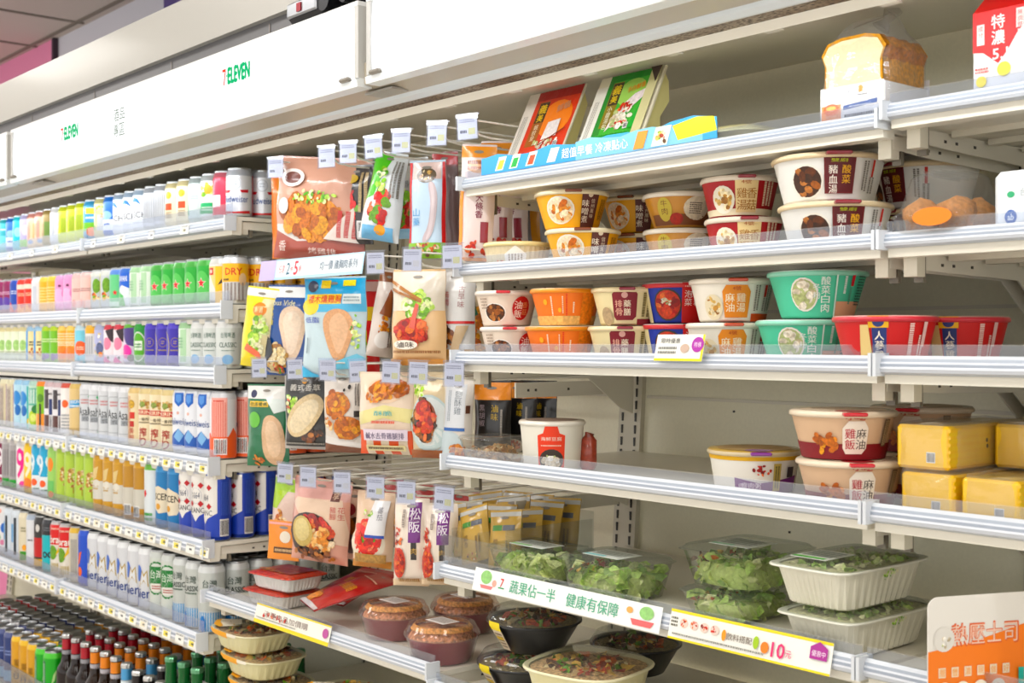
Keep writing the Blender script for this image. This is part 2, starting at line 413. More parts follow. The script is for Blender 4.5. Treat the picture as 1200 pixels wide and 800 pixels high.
for x0, x1 in segs:
    b = MB('lit'); pr = [(sy(.46+.145*i/6), EYE+.462+.143*i/6) for i in range(7)]
    b.prism(pr + [(1.268, EYE+.605), (1.268, EYE+.462)], x0+.012, x1-.012, 'fbfdff')
    o = cpart(b, 'light_sign')
    b = MB('enamel')
    b.prism([(1.238, EYE+.456), (1.236, EYE+.468), (1.242, EYE+.472), (1.268, EYE+.472), (1.268, EYE+.456)], x0, x1, 'e9eef0')
    b.prism([(1.238, EYE+.602), (1.238, EYE+.610), (1.268, EYE+.610), (1.268, EYE+.602)], x0, x1, 'f2f3f3')
    b.box(x0, x0+.012, 1.239, 1.268, EYE+.472, EYE+.602, 'c9c9c6'); b.box(x1-.012, x1, 1.239, 1.268, EYE+.472, EYE+.602, 'c9c9c6')
    for x in (x0+.02, x1-.05): b.box(x, x+.03, 1.228, 1.24, EYE+.468, EYE+.476, '8d877c', bev=.003)
    cpart(b, 'sign_frame')
def lettering(x, h, fn):
    b = MB('lit'); fn(Canvas(b, flat_map((x, 1.2385, EYE+h), (1, 0, 0), (0, 0, 1)), m='lit', off=.0006)); cpart(b, 'sign_lettering')
def se(c):
    c.poly([(-60, 17), (-44, 17), (-44, 11), (-50, -17), (-55, -17), (-49, 11), (-60, 11)], 'e2452f')
    c.grid(-42, -1, -38, 4, '16a868'); c.text('ELEVEN', 11, 0, 92, 32, '16a868', .13)
lettering(-2.319, .553, se); lettering(-3.222, .547, se)
def wine(c):
    c.text('酒', -18, 17, 30, 30, '5c6b52', .01); c.text('品', 17, 17, 28, 28, '5c6b52', .01); c.text('專', -18, -20, 30, 30, '5c6b52', .01); c.text('區', 17, -20, 30, 30, '5c6b52', .01)
    for i in range(4):
        for j in range(2): c.ops([('x', 48+j*22, 6-i*0-30+i*18, 66+j*22, 20-30+i*18, 4, 'cfd6d2')])
lettering(-2.905, .533, wine)
def bars(c):
    for i in range(7): c.ops([('x', -20, -50+i*14, 20, -40+i*14, 3, 'c6ccc8')])
lettering(-3.745, .535, bars)
# chrome fitting on the canopy edge
b = MB('alu'); b.box(-2.11, -1.985, 1.235, 1.285, EYE+.612, EYE+.655, '3a3c40', bev=.008); b.box(-2.10, -1.995, 1.228, 1.236, EYE+.62, EYE+.648, 'a8acb2', bev=.003)
b.tube([(-1.975, 1.232, EYE+.632), (-1.975, 1.29, EYE+.632)], .02, '2a2b2e', seg=16); b.tube([(-1.92, 1.24, EYE+.632), (-1.92, 1.29, EYE+.632)], .014, '2a2b2e', seg=16)
b.box(-2.06, -2.045, 1.226, 1.23, EYE+.626, EYE+.642, '8c2630')
tag(b.build('camera_mount'), 'black and chrome fitting clipped on the top edge of the lit canopy sign', 'fitting')

# ================================================================ SHELVES
SH_BIG = [.275, .057, -.103, -.325, -.525, -.748]           # drink bays, bottom of rail
SH_C = [.287, .124, -.044, -.238, -.440, -.655]             # food bays
def yfront(h): return 1.455 + .045*h if h > -.1 else 1.445+.075*h+.003
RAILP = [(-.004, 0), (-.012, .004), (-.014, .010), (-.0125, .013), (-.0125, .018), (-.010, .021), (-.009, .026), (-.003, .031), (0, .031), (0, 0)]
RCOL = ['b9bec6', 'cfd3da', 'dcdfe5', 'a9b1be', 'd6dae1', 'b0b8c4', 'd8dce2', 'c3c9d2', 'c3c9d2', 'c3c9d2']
tagmesh = {}
def tag_mesh(kind):
    if kind in tagmesh: return tagmesh[kind]
    t = MB('print'); W = .046 if kind < 3 else .03
    t.box(-W/2, W/2, -.0012, 0, 0, .024, 'f6f5ee'); c = Canvas(t, flat_map((0, -.0012, 0), (1, 0, 0), (0, 0, 1)), off=.0002)
    if kind != 1: c.grid(-16, 4, 8, 17, ('f1e27a', 'f1e27a', 'f3ead0', 'e8e8e8')[kind])
    c.ops([('x', -20, 18, 20, 23, 2, '6a6a70')]); c.ops([('x', -4, 6, 9, 15, 1, '3a3a40')])
    tagmesh[kind] = t.mesh('price_tag'); return tagmesh[kind]
def shelf(name_bay, k, x0, x1, h, surf, tags=None, fence=.024, lab='', depth_to=None, big=False, y0=None, S=None):
    yf = y0 or yfront(h); z = EYE+h; sz = z+surf; yb = yback(h)-.0165; S = S or (1.25 if big else .85)
    root = empty('display_shelf', ((x0+x1)/2, yf, z)); tag(root, lab, 'shelf'); o = root.location.copy()
    def part(mb, nm, par=root):
        q = mb.build(nm); q.parent = par; q.location = -o if par == root else (0, 0, 0); return q
    b = MB('enamel'); g = .006
    top = sz; lo = min(z-.012, top-.014)
    b.prism([(yf+.002, lo), (yf+.002, top-.002), (yf+.005, top), (yb, top), (yb, top-.008), (yf+.03, top-.010), (yf+.028, lo)], x0+g, x1-g, CREAM2)
    for q in range(1, 4): b.box(x0+.02, x1-.02, yf+.03+q*.1, yf+.05+q*.1, top-.018, top-.0095, CREAM)
    part(b, 'shelf_board')
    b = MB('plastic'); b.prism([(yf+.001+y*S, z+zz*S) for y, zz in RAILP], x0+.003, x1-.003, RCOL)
    b.box(x0+.0012, x0+.006, yf-.020, yf+.012, z-.002, z+.035*S, 'dfe3e8'); b.box(x1-.006, x1-.0012, yf-.020, yf+.012, z-.002, z+.035*S, 'dfe3e8')
    rail = part(b, 'price_rail')
    b = MB('fence'); b.box(x0+.004, x1-.004, yf+.0015, yf+.0035, z+.030*S, z+.031*S+fence, 'f2f5fb')
    b.box(x0+.004, x1-.004, yf+.001, yf+.004, z+.031*S+fence, z+.031*S+fence+.0015, 'ffffff'); part(b, 'clear_fence')
    for xx, sg in ((x0+.012, 1), (x1-.014, -1)):
        b = MB('enamel'); P = [(yf+.035, top-.012), (yf+.035, top-.030), (yf+.12, top-.034), (yb-.14, top-.038), (yb-.05, top-.10), (yb-.01, top-.115), (yb-.005, top-.012)]
        b.prism(P, xx, xx+.0025, CREAM2)
        for yy in (yf+.12, yf+.15, yf+.2, yb-.1, yb-.05): b.box(xx-.0008, xx+.0033, yy, yy+.006, top-.026, top-.022, '3b372f')
        b.box(min(xx, xx+sg*.018), max(xx+.002, xx+sg*.018+.002), yf+.03, yf+.05, top-.043, top-.012, CREAM)
        b.box(min(xx, xx+sg*.012), max(xx+.002, xx+sg*.012+.002), yf+.055, yf+.062, top-.05, top-.012, '6f685a')
        part(b, 'bracket')
    if tags:
        step, kinds, a0, a1 = tags; x = x0+a0; i = 0
        while x < x1-a1:
            q = put('price_tag', tag_mesh(kinds[i % len(kinds)]), rail, (x+.03, yf-.0135*S, z+.003), (-.12, 0, 0)); i += 1
            x += step + random.choice((0, 0, .006))
    root['_sz'] = sz; return root, sz, yf
ORD = ['top', 'second', 'third', 'fourth', 'fifth', 'sixth']
SURF = {}
for bi, nm in ((0, 'farthest left'), (1, 'far left'), (2, 'near left')):
    for k, h in enumerate(SH_BIG):
        dense = k >= 3
        tg = (.068, [0, 1, 0, 2, 0], .02, .03) if dense else (.20, [3, 2], .05, .1) if k == 0 else None
        if bi == 0: tg = None
        r, sz, yf = shelf(nm, k, BX[bi], BX[bi+1], h, .034, tg, fence=(.034, .028, .026, .02, .022, .03)[k], S=1. if k == 0 else 1.25, lab='white %s shelf of the %s bay, carrying drink cans' % (ORD[k], nm), big=True)
        SURF[bi, k] = (sz, yf)
for bi, nm in ((4, 'centre-right food'), (5, 'far right')):
    for k, h in enumerate(SH_C):
        if bi == 5 and k == 0: h += .010
        lab = ['white top shelf holding the leaning red and green packs', 'white second shelf holding yellow and white soup bowls', 'white middle shelf holding orange, green and red stacked bowls',
               'white fourth shelf, mostly empty, with a soup tub on it', 'white fifth shelf with salad boxes and green slogan strip', 'white lowest visible shelf under the black bowls'][k] if bi == 4 else \
              ['white top shelf under the red milk carton', 'white second shelf under the muffin pack', 'empty white middle shelf end at the right edge', 'white fourth shelf under the yellow toast packs', 'white fifth shelf behind the orange card', 'lowest white shelf at the right edge'][k]
        r, sz, yf = shelf(nm, k, BX[bi], BX[bi+1], h, .006, None, lab=lab, fence=.013, S=.70 if k < 2 else .82)
        SURF[bi, k] = (sz, yf)
for k, h in enumerate([-.628, -.86]):
    r, sz, yf = shelf('hook', k, BX[3], BX[4], h, .008, None, lab=['white lower shelf under the hanging pouches, red trays on it', 'lowest white shelf under the stacked cream food trays'][k], fence=.014)
    SURF[3, k] = (sz, yf)
# side brackets left over from the upper shelves where the pouches hang: rails and hooks
ROWH = [.385, .150, -.070, -.305]
def hanging_rail(h, lab):
    root = empty('hanging_rail', ((BX[3]+BX[4])/2, 1.5, EYE+h)); tag(root, lab, 'rail'); o = root.location.copy()
    for y, dz in ((1.66, -.022), (1.76, -.022), (1.86, -.022)):
        b = MB('enamel'); b.tube([(BX[3]+.02, y, EYE+h+dz), (BX[4]-.02, y, EYE+h+dz)], .0042, CREAM2); q = b.build('crossbar'); q.parent = root; q.location = -o
    for x in (BX[3]+.012, BX[4]-.016):
        b = MB('enamel'); b.box(x, x+.004, 1.61, 1.90, EYE+h-.042, EYE+h-.012, CREAM2)
        for yy in (1.64, 1.66, 1.75): b.box(x-.001, x+.005, yy, yy+.005, EYE+h-.03, EYE+h-.025, '3b372f')
        q = b.build('side_arm'); q.parent = root; q.location = -o
for h, l in zip(ROWH, ['top white wire rail behind the hanging roast chicken pouch', 'second white wire rail holding the chicken breast pouches', 'third white wire rail above the fried chicken pouches', 'lowest white wire rail over the pork and kimchi pouches']):
    hanging_rail(h, l)
# ================================================================ LIGHT
def area(name, loc, size, size_y, power, col=(1, .97, .93), rot=(0, 0, 0)):
    l = bpy.data.lights.new(name, 'AREA'); l.shape = 'RECTANGLE'; l.size = size; l.size_y = size_y; l.energy = power; l.color = col
    o = bpy.data.objects.new(name, l); COL.objects.link(o); o.location = loc; o.rotation_euler = rot; return o
for i, (x, y) in enumerate([(-6.4, .2), (-4.0, .2), (-1.6, .2), (.8, .2), (-5.2, -2.0), (-2.8, -2.0), (-.4, -2.0), (-2.8, -4.2)]):
    b = MB('enamel'); b.box(x-.62, x+.62, y-.31, y+.31, CEIL-.03, CEIL-.006, 'f0f0f0'); 
    root = b.build('ceiling_light'); c2 = MB('lamp'); c2.box(x-.58, x+.58, y-.27, y+.27, CEIL-.034, CEIL-.0301, 'fffaf2'); c2.build('diffuser', root)
    tag(root, ['recessed square ceiling lamp over the aisle'][0], 'ceiling lamp', 'ceiling lamps over the aisle')
    area('aisle_lamp', (x, y, CEIL-.05), 1.1, .5, 12)
# lamp under the canopy edge that lights the shelves
area('canopy_lamp', ((XL+XR)/2, 1.335, EYE+.434), XR-XL, .02, 9.5, (.95, .98, 1.), (math.radians(25), 0, 0))
w = bpy.data.worlds.new('world'); bpy.context.scene.world = w; w.use_nodes = True
bg = w.node_tree.nodes['Background']; bg.inputs[0].default_value = (1, .98, .95, 1); bg.inputs[1].default_value = 1.5
# ================================================================ CAMERA
cam = bpy.data.cameras.new('camera'); co = bpy.data.objects.new('camera', cam); COL.objects.link(co)
co.location = (0, 0, EYE); co.rotation_euler = (PI/2, 0, math.atan2(SA, CA)); cam.sensor_width = 36; cam.lens = FPX/1200*36; cam.clip_start = .05; cam.dof.use_dof = True; cam.dof.focus_distance = 2.1; cam.dof.aperture_fstop = 8.
sc = bpy.context.scene; sc.camera = co
sc.view_settings.view_transform = 'Standard'; sc.view_settings.look = 'None'; sc.view_settings.gamma = 1; sc.view_settings.use_curve_mapping = False
sc.view_settings.exposure = 0.; sc.cycles.transparent_max_bounces = 24
# ================================================================ DRINK CANS
CR = .033
def can_mesh(d):
    H = d['h']; R = CR; base = d['base']; b = MB(d.get('m', 'can')); 
    def cfn(u, v, off, tn=d.get('turn', 0)):
        r = R; q = v-(H-.020)
        if q > 0: r = R*(1-.03*min(q, .006)/.006) if q < .006 else R*(.97-.11*(q-.006)/.009)
        t = u/R + tn; r += off; return (r*math.sin(t), -r*math.cos(t), v)
    c = Canvas(b, cfn, m=d.get('m', 'can'), W=2*PI*33, H=H*1000, step=5.)
    b.lathe([(R*.72, .003), (R*.80, 0), (R*.90, .003), (R, .012)], ['b8bcc0', 'b8bcc0', base], seg=32, m='alu')
    b.lathe([(R, .012), (R, H-.020)], base, seg=32)
    b.lathe([(R, H-.020), (R*.97, H-.014), (R*.86, H-.005)], d.get('neck', base), seg=32)
    b.lathe([(R*.86, H-.005), (R*.85, H-.002), (R*.875, H-.001), (R*.87, H), (R*.84, H), (R*.82, H-.004)], 'b4b8bc', seg=32, m='alu')
    c.ops(d['ops']); return b
def lid_mesh():
    b = MB('alu'); b.lathe([(CR*.82, -.0042), (CR*.78, -.0048), (CR*.76, -.0035), (0, -.0035)], 'a9adb1', seg=20)
    b.box(-.005, .005, -.014, .009, -.0034, -.0022, 'c4c8cc', bev=.0005); b.lathe([(.0115, -.0033), (0, -.0033)], '8f9397', seg=12, cx=0, cy=-.012)
    return b.mesh('can_lid')
LID = lid_mesh()
S, T = .122, .168
D = {}
def can(key, look, h, base, ops, **k): D[key] = dict(look=look, h=h, base=base, ops=ops, **k)
# short cans -----------------------------------------------------------
can('teal', 'teal slim can', S, '4fb3bd', [('r', -20, 20, 20, 60, '7fd0d6'), ('t', 'SODA', 0, 82, 26, 9, 'e8f8fa', .02)])
can('blue', 'blue can with white wave', S, '2f6fc0', [('r', -22, 18, 22, 50, 'e8eef6'), ('e', 0, 62, 18, 13, '9cc4ea'), ('t', 'SURF', 0, 36, 26, 10, '2f5fb0', .02)])
can('cyan', 'cyan can', S, '3fc3d2', [('e', 0, 64, 16, 16, 'a5e6ec')])
can('lilac', 'lilac and green can', S, 'b9b3d8', [('b', 10, 34, '7cc04c'), ('e', 0, 66, 14, 18, 'd8d4ec')])
can('peach', 'peach cream can with pink stripes', S, 'ecd2b0', [('b', 100, 104, 'c98c80'), ('r', -16, 24, -2, 90, 'e5a898'), ('r', 10, 30, 18, 84, 'd9b888'), ('x', -30, 40, -18, 80, 6, 'b98a6a'), ('e', 0, 22, 12, 7, '8ba8d0')], neck='c98f86')
can('brown', 'brown green can', S, '9d8a5a', [('r', -12, 30, 12, 80, '6f8a46')])
can('white', 'plain white slim can', S, 'dfe0e4', [('r', -16, 30, 0, 90, 'c8ccd6')])
can('lime', 'lime yellow can', S, 'd3de2c', [('r', -14, 30, 14, 84, 'bccb1e'), ('X', -10, 34, 10, 80, 4, '8ea514')], neck='c4cf35')
can('rainbow', 'blue green orange fruit can', S, '4f9ecb', [('b', 26, 52, '7cc14a'), ('e', 4, 24, 17, 14, 'ef7a2a', .2), ('r', -16, 78, 16, 96, 'f2d23c'), ('t', 'FRUIT', 0, 66, 30, 10, 'ffffff', .02)])
can('floral', 'cream can with small flowers', S, 'dcd6a8', [('f', 0, 84, 26, 14, 'leaf', 12, 5), ('e', -12, 82, 6, 6, 'e49a9a'), ('e', 12, 66, 6, 6, 'e8b050'), ('r', -4, 22, 26, 70, 'cfd2d2'), ('e', -20, 30, 9, 8, '78b85a')], neck='c4bf8c')
can('sch', 'white can with blue swoosh', S, 'eef1f5', [('p', [(-30, 84), (-18, 98), (-2, 92), (8, 76), (-8, 84)], '2f77c8'), ('t', 'SCH', 2, 48, 42, 17, '4c4c52', .0), ('r', -22, 24, 26, 26, 'c4c8ce')], neck='9fb1c4', turn=.1)
can('silver', 'plain silver can with fine columns', S, 'dcdee2', [('X', -26, 20, 24, 96, 9, 'a3a6ac')], neck='a7acb4')
can('creamyel', 'cream can with yellow fruit and red block', S, 'f0e6c8', [('e', 0, 84, 11, 10, 'f2c23a'), ('r', -12, 44, 12, 62, 'dd5a34'), ('x', -12, 22, 12, 40, 4, '8b6a48')], neck='d9d0a8')
can('pale', 'pale silver-green can', S, 'd5e2dc', [('p', [(-30, 24), (-18, 60), (-12, 20)], '54b488'), ('t', 'SODA', 4, 66, 30, 12, 'b8ccc4', .02)], neck='aab6b8')
can('fruit', 'white can with green leaves and fruit', S, 'eef2ee', [('f', 4, 78, 26, 18, 'salad', 16, 9), ('e', 10, 80, 12, 11, 'f0b428'), ('p', [(-24, 18), (-16, 46), (28, 46), (28, 18)], '2fb070'), ('t', 'CHU-HI', 6, 31, 34, 12, 'd8f0e0', .02)], neck='b4bcbe')
bud = [('p', [(-40, 8), (-40, 16), (0, 12), (40, 16), (40, 8)], 'c22a34'), ('e', 0, 82, 15, 16, 'c6cad0'), ('e', 0, 82, 12, 13, 'dfe3e8'), ('t', 'AB', 0, 83, 13, 13, 'aab0b8', .0), ('p', [(-34, 60), (-16, 60), (-12, 66), (-34, 68)], 'c8323c'), ('p', [(34, 60), (16, 60), (12, 66), (34, 68)], 'c8323c'), ('t', 'Budweiser', 0, 44, 66, 17, '274a8c', .012)]
can('bud', 'white can with red bands and blue script', S, 'e6e8ec', bud + [('r', 48, 4, 72, 104, 'b3202c'), ('r', -72, 4, -48, 104, 'b3202c')], neck='b9bec6', turn=-.1)
can('budred', 'red and white can', S, 'e4e0e2', [('r', -60, 10, 30, 104, 'd8435a'), ('r', -20, 30, 8, 60, 'f0e8ea')], neck='c06a78')
can('maroon', 'maroon and purple can', S, '8a2858', [('e', 0, 40, 22, 22, '5a3c9a'), ('t', 'BERRY', 0, 76, 34, 12, 'e4b6d0', .02)])
can('navy', 'navy blue can with red waves', S, '2345a5', [('t', 'COOL', 0, 76, 34, 14, 'd8e0f0', .02), ('p', [(-34, 8), (-20, 44), (0, 10), (18, 40), (34, 8)], 'd8464a')])
can('red', 'red can with flames', S, 'd0402c', [('b', 84, 100, 'ecd8c8'), ('p', [(-26, 6), (-12, 38), (0, 16), (12, 40), (26, 6)], 'f2a03c'), ('t', 'EAST', 0, 66, 34, 12, 'f2d2b0', .02)])
can('yellow', 'orange yellow can with silver lid', S, 'f0b41e', [('x', -22, 30, 22, 86, 6, 'fbe29a')], neck='e6c468')
can('pink', 'pink can with a seal drawing', S, 'e79cc8', [('e', -4, 50, 24, 26, 'f0b6d8'), ('e', 2, 84, 6, 4, '6a3050'), ('e', 18, 60, 9, 14, 'd888b8')], neck='c99ac0')
can('ltpink', 'pale pink peach can', S, 'efc4bc', [('e', -16, 26, 10, 11, 'ee9a92'), ('x', -22, 60, 22, 72, 2, 'a88280'), ('r', 24, 40, 36, 90, 'b97c78')], neck='e0b8b4')
can('lemon', 'yellow and silver can with fruit picture', S, 'c4c8ca', [('r', -40, 10, -14, 108, 'e9e02c'), ('X', -36, 16, -18, 100, 3, '3a3c30'), ('e', 12, 74, 14, 22, '6f9a3a', .4), ('f', 10, 40, 18, 18, 'mixed', 10), ('r', 30, 30, 50, 100, '5a6064')], neck='cfd2cc')
can('green', 'light green can', S, '72c48a', [('s', 10, 50, 9, 'd8303a'), ('r', -26, 10, 26, 24, 'd6ecd8')], neck='5e86c8')
can('twblue', 'blue and white beer can', S, 'e8eef0', [('p', [(-40, 40), (-10, 104), (40, 108), (40, 10), (26, 60), (0, 70)], '2c62c4'), ('t', 'TAIWAN', -2, 88, 40, 15, 'f4f6fa', .03), ('p', [(-36, 10), (-30, 60), (6, 40), (14, 10)], '62b86a')], neck='3465b8')
can('whgreen', 'white beer can with green band', S, 'e4ece2', [('r', -6, 16, 14, 100, 'b4d4b0'), ('r', -26, 40, -18, 84, '54a860'), ('x', -16, 50, 4, 80, 4, '8fb894')], neck='9fc49c')
can('hein', 'green beer can with a red star', S, '3fa648', [('e', 0, 50, 24, 40, '62bc62'), ('s', 0, 58, 15, 'e8e4dc'), ('s', 0, 58, 12.5, 'd8222e')], neck='4f9c4c', m='can')
can('drya', 'yellow and white can with red seal', S, 'e4e2da', [('r', 0, 4, 44, 98, 'f2c21c'), ('p', [(-30, 98), (0, 98), (0, 40)], 'f0d090'), ('r', -24, 76, -6, 94, 'c4282c'), ('e', -15, 85, 5, 5, 'f2d0c0'), ('p', [(6, 50), (22, 74), (24, 44), (18, 56)], '2c2a26')], neck='c8c8c4')
can('dry', 'yellow and silver can with red lettering', S, 'd6d4d0', [('b', 56, 102, 'f4bd1a'), ('t', 'DRY', -2, 82, 44, 17, 'd24a1c', .03), ('t', 'DRY', 66, 82, 44, 17, 'd24a1c', .03), ('e', 22, 62, 10, 16, 'ecc8a0'), ('X', -30, 10, 26, 54, 6, '9a8c86'), ('t', 'ichi', -22, 62, 18, 8, '3a342c', .02)], neck='d3d5d7')
can('crgreen', 'cream green can', S, 'e6ecd4', [('e', 0, 56, 15, 18, 'a8cc84', .3), ('x', -18, 22, 18, 36, 3, '8a9a68')], neck='d5cca0')
can('whyel', 'blue and yellow can with fruit', S, 'f0e2b0', [('r', -36, 8, -16, 104, '2f8ed0'), ('t', 'YUZU', 6, 62, 32, 18, '3c3a2c', .02), ('f', 6, 34, 18, 14, 'chicken', 8)], neck='9ec0da')
can('greenpur', 'green can with purple grapes', S, '7cba2c', [('t', 'GRAPE', 0, 72, 36, 14, 'e8f4c0', .03), ('e', -6, 20, 10, 12, '5c3a8c'), ('e', 8, 22, 8, 9, '744aa8')], neck='b3ce3a')
can('orgyel', 'orange and yellow can', S, 'f6b234', [('x', -24, 64, 24, 96, 4, 'fbe6b8'), ('e', 0, 34, 24, 20, 'f48a24', .2), ('t', 'CITRUS', 0, 60, 38, 12, 'fdf2d8', .03)], neck='f0cf7c')
can('orgcirc', 'blue can with orange disc', S, '86cde0', [('e', -4, 48, 22, 22, 'ee6a24'), ('t', 'SUN', -4, 48, 26, 12, 'f8d8c0', .02)], neck='c2dbe6')
can('whorange', 'white can with orange top', S, 'e4e2e0', [('b', 92, 108, 'eeb04c'), ('X', -20, 24, 20, 84, 5, 'a6a8ae')], neck='e2b864')
can('lavender', 'lavender patterned can', S, 'b4b6d8', [('f', 0, 56, 26, 40, 'white', 16, 6), ('e', 6, 48, 12, 18, '5e6488', .4), ('e', 10, 30, 7, 8, 'ea8a3c')], neck='a6acc8')
can('pinkblk', 'pink, white and black can', S, 'f2e6ea', [('p', [(-6, 100), (26, 108), (36, 60), (12, 70)], '33252c'), ('e', 0, 62, 15, 18, 'ee8ba4'), ('p', [(-30, 8), (-6, 26), (16, 8)], 'de3a96'), ('e', 6, 22, 4, 4, '2a2226')], neck='c64652')
can('purpink', 'purple and magenta can', S, 'd8cce0', [('p', [(-34, 104), (20, 108), (34, 50), (-4, 60)], '4a3a7c'), ('e', -8, 40, 20, 20, 'e046a0'), ('e', 10, 22, 12, 10, '2c2438')], neck='6cae4c')
can('grnoval', 'green beer can with silver oval', S, '2f8f3c', [('e', 0, 54, 25, 42, 'd8dcd4'), ('e', 0, 54, 22, 38, '5ea83c'), ('r', -14, 44, 14, 70, 'e4ecdc'), ('t', 'BEER', 0, 57, 24, 14, '2f7a38', .03)])
can('purple', 'violet blue can with gold emblem', S, '3a2ca0', [('e', -34, 54, 24, 42, 'c2b070'), ('e', -34, 54, 21, 38, '4a3ab0'), ('e', 8, 66, 13, 13, '8a745c'), ('e', 8, 66, 11, 11, '3a2ca0'), ('t', 'K', 8, 66, 9, 11, 'a89068', .02), ('x', -6, 42, 22, 48, 1, 'b09a70')], neck='4c3fb8')
can('classic', 'silver beer can with green capitals', S, 'd2d6d2', [('t', '台灣啤酒', 0, 84, 36, 14, '5a7468', .01), ('t', 'CLASSIC', 0, 60, 44, 12, '3a5a4c', .02), ('x', -16, 44, 16, 48, 1, '6a8478'), ('e', 0, 24, 14, 12, '8fb6d8')], neck='dcdedd')
# tall cans ------------------------------------------------------------
can('tan', 'tan can with tilted blue lettering', T, 'e0c590', [('p', [(-24, 88), (24, 94), (26, 116), (-22, 112)], '3f9ad0'), ('t', 'ORION', 1, 108, 38, 10, 'f0f6fa', .03, .08), ('t', 'DRAFT', 1, 96, 40, 9, 'f0f6fa', .03, .08), ('x', -20, 20, 20, 30, 2, 'b89a62')], neck='d4b878')
can('blky', 'black and yellow can', T, '2c2820', [('b', 60, 120, 'e8bc30'), ('e', 0, 40, 14, 14, 'c43c2c')])
can('crlilac', 'cream and lilac patterned can', T, 'dcd2b4', [('r', -30, 10, -4, 140, 'c8bca8', .3), ('X', -26, 20, -6, 130, 3, '7d6e74'), ('r', 4, 8, 28, 146, 'b090a0', .3), ('X', 8, 20, 26, 130, 3, 'e8dce0')], neck='e0dcc0')
can('blteal', 'pale blue can with teal drops', T, 'bcdcea', [('e', -8, 104, 18, 24, '3c86c8'), ('e', -2, 64, 12, 18, '2a6ab0'), ('r', 10, 8, 40, 144, '5cb8b4'), ('e', 18, 30, 8, 10, 'e8c84a')], neck='9cc4e0')
can('limecan', 'pale green can with a lime picture', T, 'c4ddcc', [('r', -26, 84, 26, 140, '6ab09a'), ('X', -22, 90, 20, 136, 4, 'e8f2ea'), ('e', 2, 44, 22, 24, 'b6cf34', .2), ('e', 14, 72, 18, 14, '2f7a3c'), ('e', 2, 44, 12, 13, 'e2ea8c', .2)], neck='b0d0c4')
can('limeorg', 'lime and orange can', T, '8cc02c', [('r', -30, 4, 30, 60, 'f29a2a'), ('e', 0, 110, 12, 14, '5a8a24'), ('r', -4, 6, 4, 92, '3c3424')], neck='e88a34')
can('blkwh', 'white can with black figures', T, 'e6e2e4', [('r', -22, 80, -2, 140, '3c3034'), ('r', 0, 60, 20, 110, '2f3a6a'), ('r', -24, 10, 0, 60, '54302c'), ('X', 2, 14, 22, 56, 3, '2a2a30'), ('t', 'ZERO', 0, 126, 34, 10, '4c4448', .02)], neck='cbb4b8')
can('whdot', 'white can with orange dot', T, 'f0ece8', [('e', -2, 100, 12, 12, 'ee6e24'), ('x', -18, 20, 18, 70, 5, 'a0a4a8')], neck='c85a4c')
can('asahi', 'silver beer can with black script', T, 'd8dadd', [('r', -30, 10, -20, 146, '8a8f96'), ('p', [(-14, 30), (-14, 128), (-8, 134), (34, 134), (40, 128), (40, 30)], 'a6aaae'), ('p', [(-12, 32), (-12, 127), (-7, 132), (33, 132), (38, 127), (38, 32)], 'd2d5d8'), ('x', -4, 104, 26, 122, 2, 'c47a7a'), ('t', 'Asahi', 10, 84, 46, 26, '1c1e22', .02), ('r', -2, 54, 28, 70, '9fa3a8'), ('t', 'ゼロ', 13, 62, 20, 11, '2c2e32', .02), ('p', [(36, 90), (48, 76), (54, 86), (44, 100)], '2f9c56'), ('p', [(20, 128), (32, 110), (38, 114), (28, 134)], '58b47c'), ('p', [(24, 26), (34, 40), (40, 36), (32, 20)], '58b47c')], neck='e4e6ea', turn=-.1)
can('kirinside', 'cream beer can turned to its small print', T, 'ead9b4', [('X', -28, 20, 0, 140, 5, 'c88a64'), ('e', 2, 118, 12, 12, 'c9a24e', .4), ('r', -4, 78, 14, 96, 'c8402c'), ('v', '一番搾', 4, 72, 17, 'b8352c')], neck='dcc28c')
can('kirin', 'cream beer can with red label bar', T, 'eee0c0', [('f', 0, 122, 22, 16, 'noodle', 14, 7), ('e', -4, 120, 10, 8, '8a9a50', .4), ('r', -24, 92, 24, 106, 'c23c24'), ('t', 'KIRIN', 0, 99, 40, 9, 'f6e6c8', .03), ('t', '一番搾', 0, 80, 34, 9, '4a3c2c', .02), ('x', -20, 68, 18, 74, 1, '6c5c44'), ('v', '搾り', -2, 58, 26, 'a8301f', 1.0, .03)], neck='d8c696')
can('weiss', 'white can with blue mountain and shield', T, 'e9ebf0', [('p', [(-8, 158), (20, 158), (20, 134), (6, 122), (-8, 134)], '2a62b8'), ('p', [(-2, 154), (14, 154), (14, 138), (6, 131), (-2, 138)], '5c90d4'), ('e', 4, 106, 4, 4, 'e6b8a8'), ('t', 'Edelweiss', 0, 84, 66, 17, '33508c', .015), ('p', [(-60, 20), (-46, 56), (-28, 42), (-16, 50), (6, 66), (24, 46), (44, 58), (60, 20)], '2c5cae'), ('p', [(-10, 44), (6, 66), (20, 48), (8, 30)], '86b4de')], neck='d4d8de', turn=-.1)
can('peachweiss', 'white and coral can with printed panel', T, 'ecebee', [('r', -26, 50, 18, 152, 'f2b0a4'), ('X', -24, 54, 16, 140, 7, 'e07a6a'), ('x', -18, 140, 10, 148, 1, 'd24a3c'), ('e', -34, 36, 12, 30, 'ee6a48', .15), ('p', [(-36, 4), (-30, 50), (-18, 56), (20, 56), (34, 78), (48, 60), (50, 4)], 'ef6d48'), ('g', 0, 32, 34, 40), ('t', 'weiss', 66, 86, 40, 18, '33508c', .015)], neck='d8d9dd', turn=-.25)
can('y9', 'yellow can with big digit', T, 'f0dc24', [('t', '9', 0, 100, 24, 60, '8a2040', .04), ('e', 0, 30, 12, 12, 'f6a82a')])
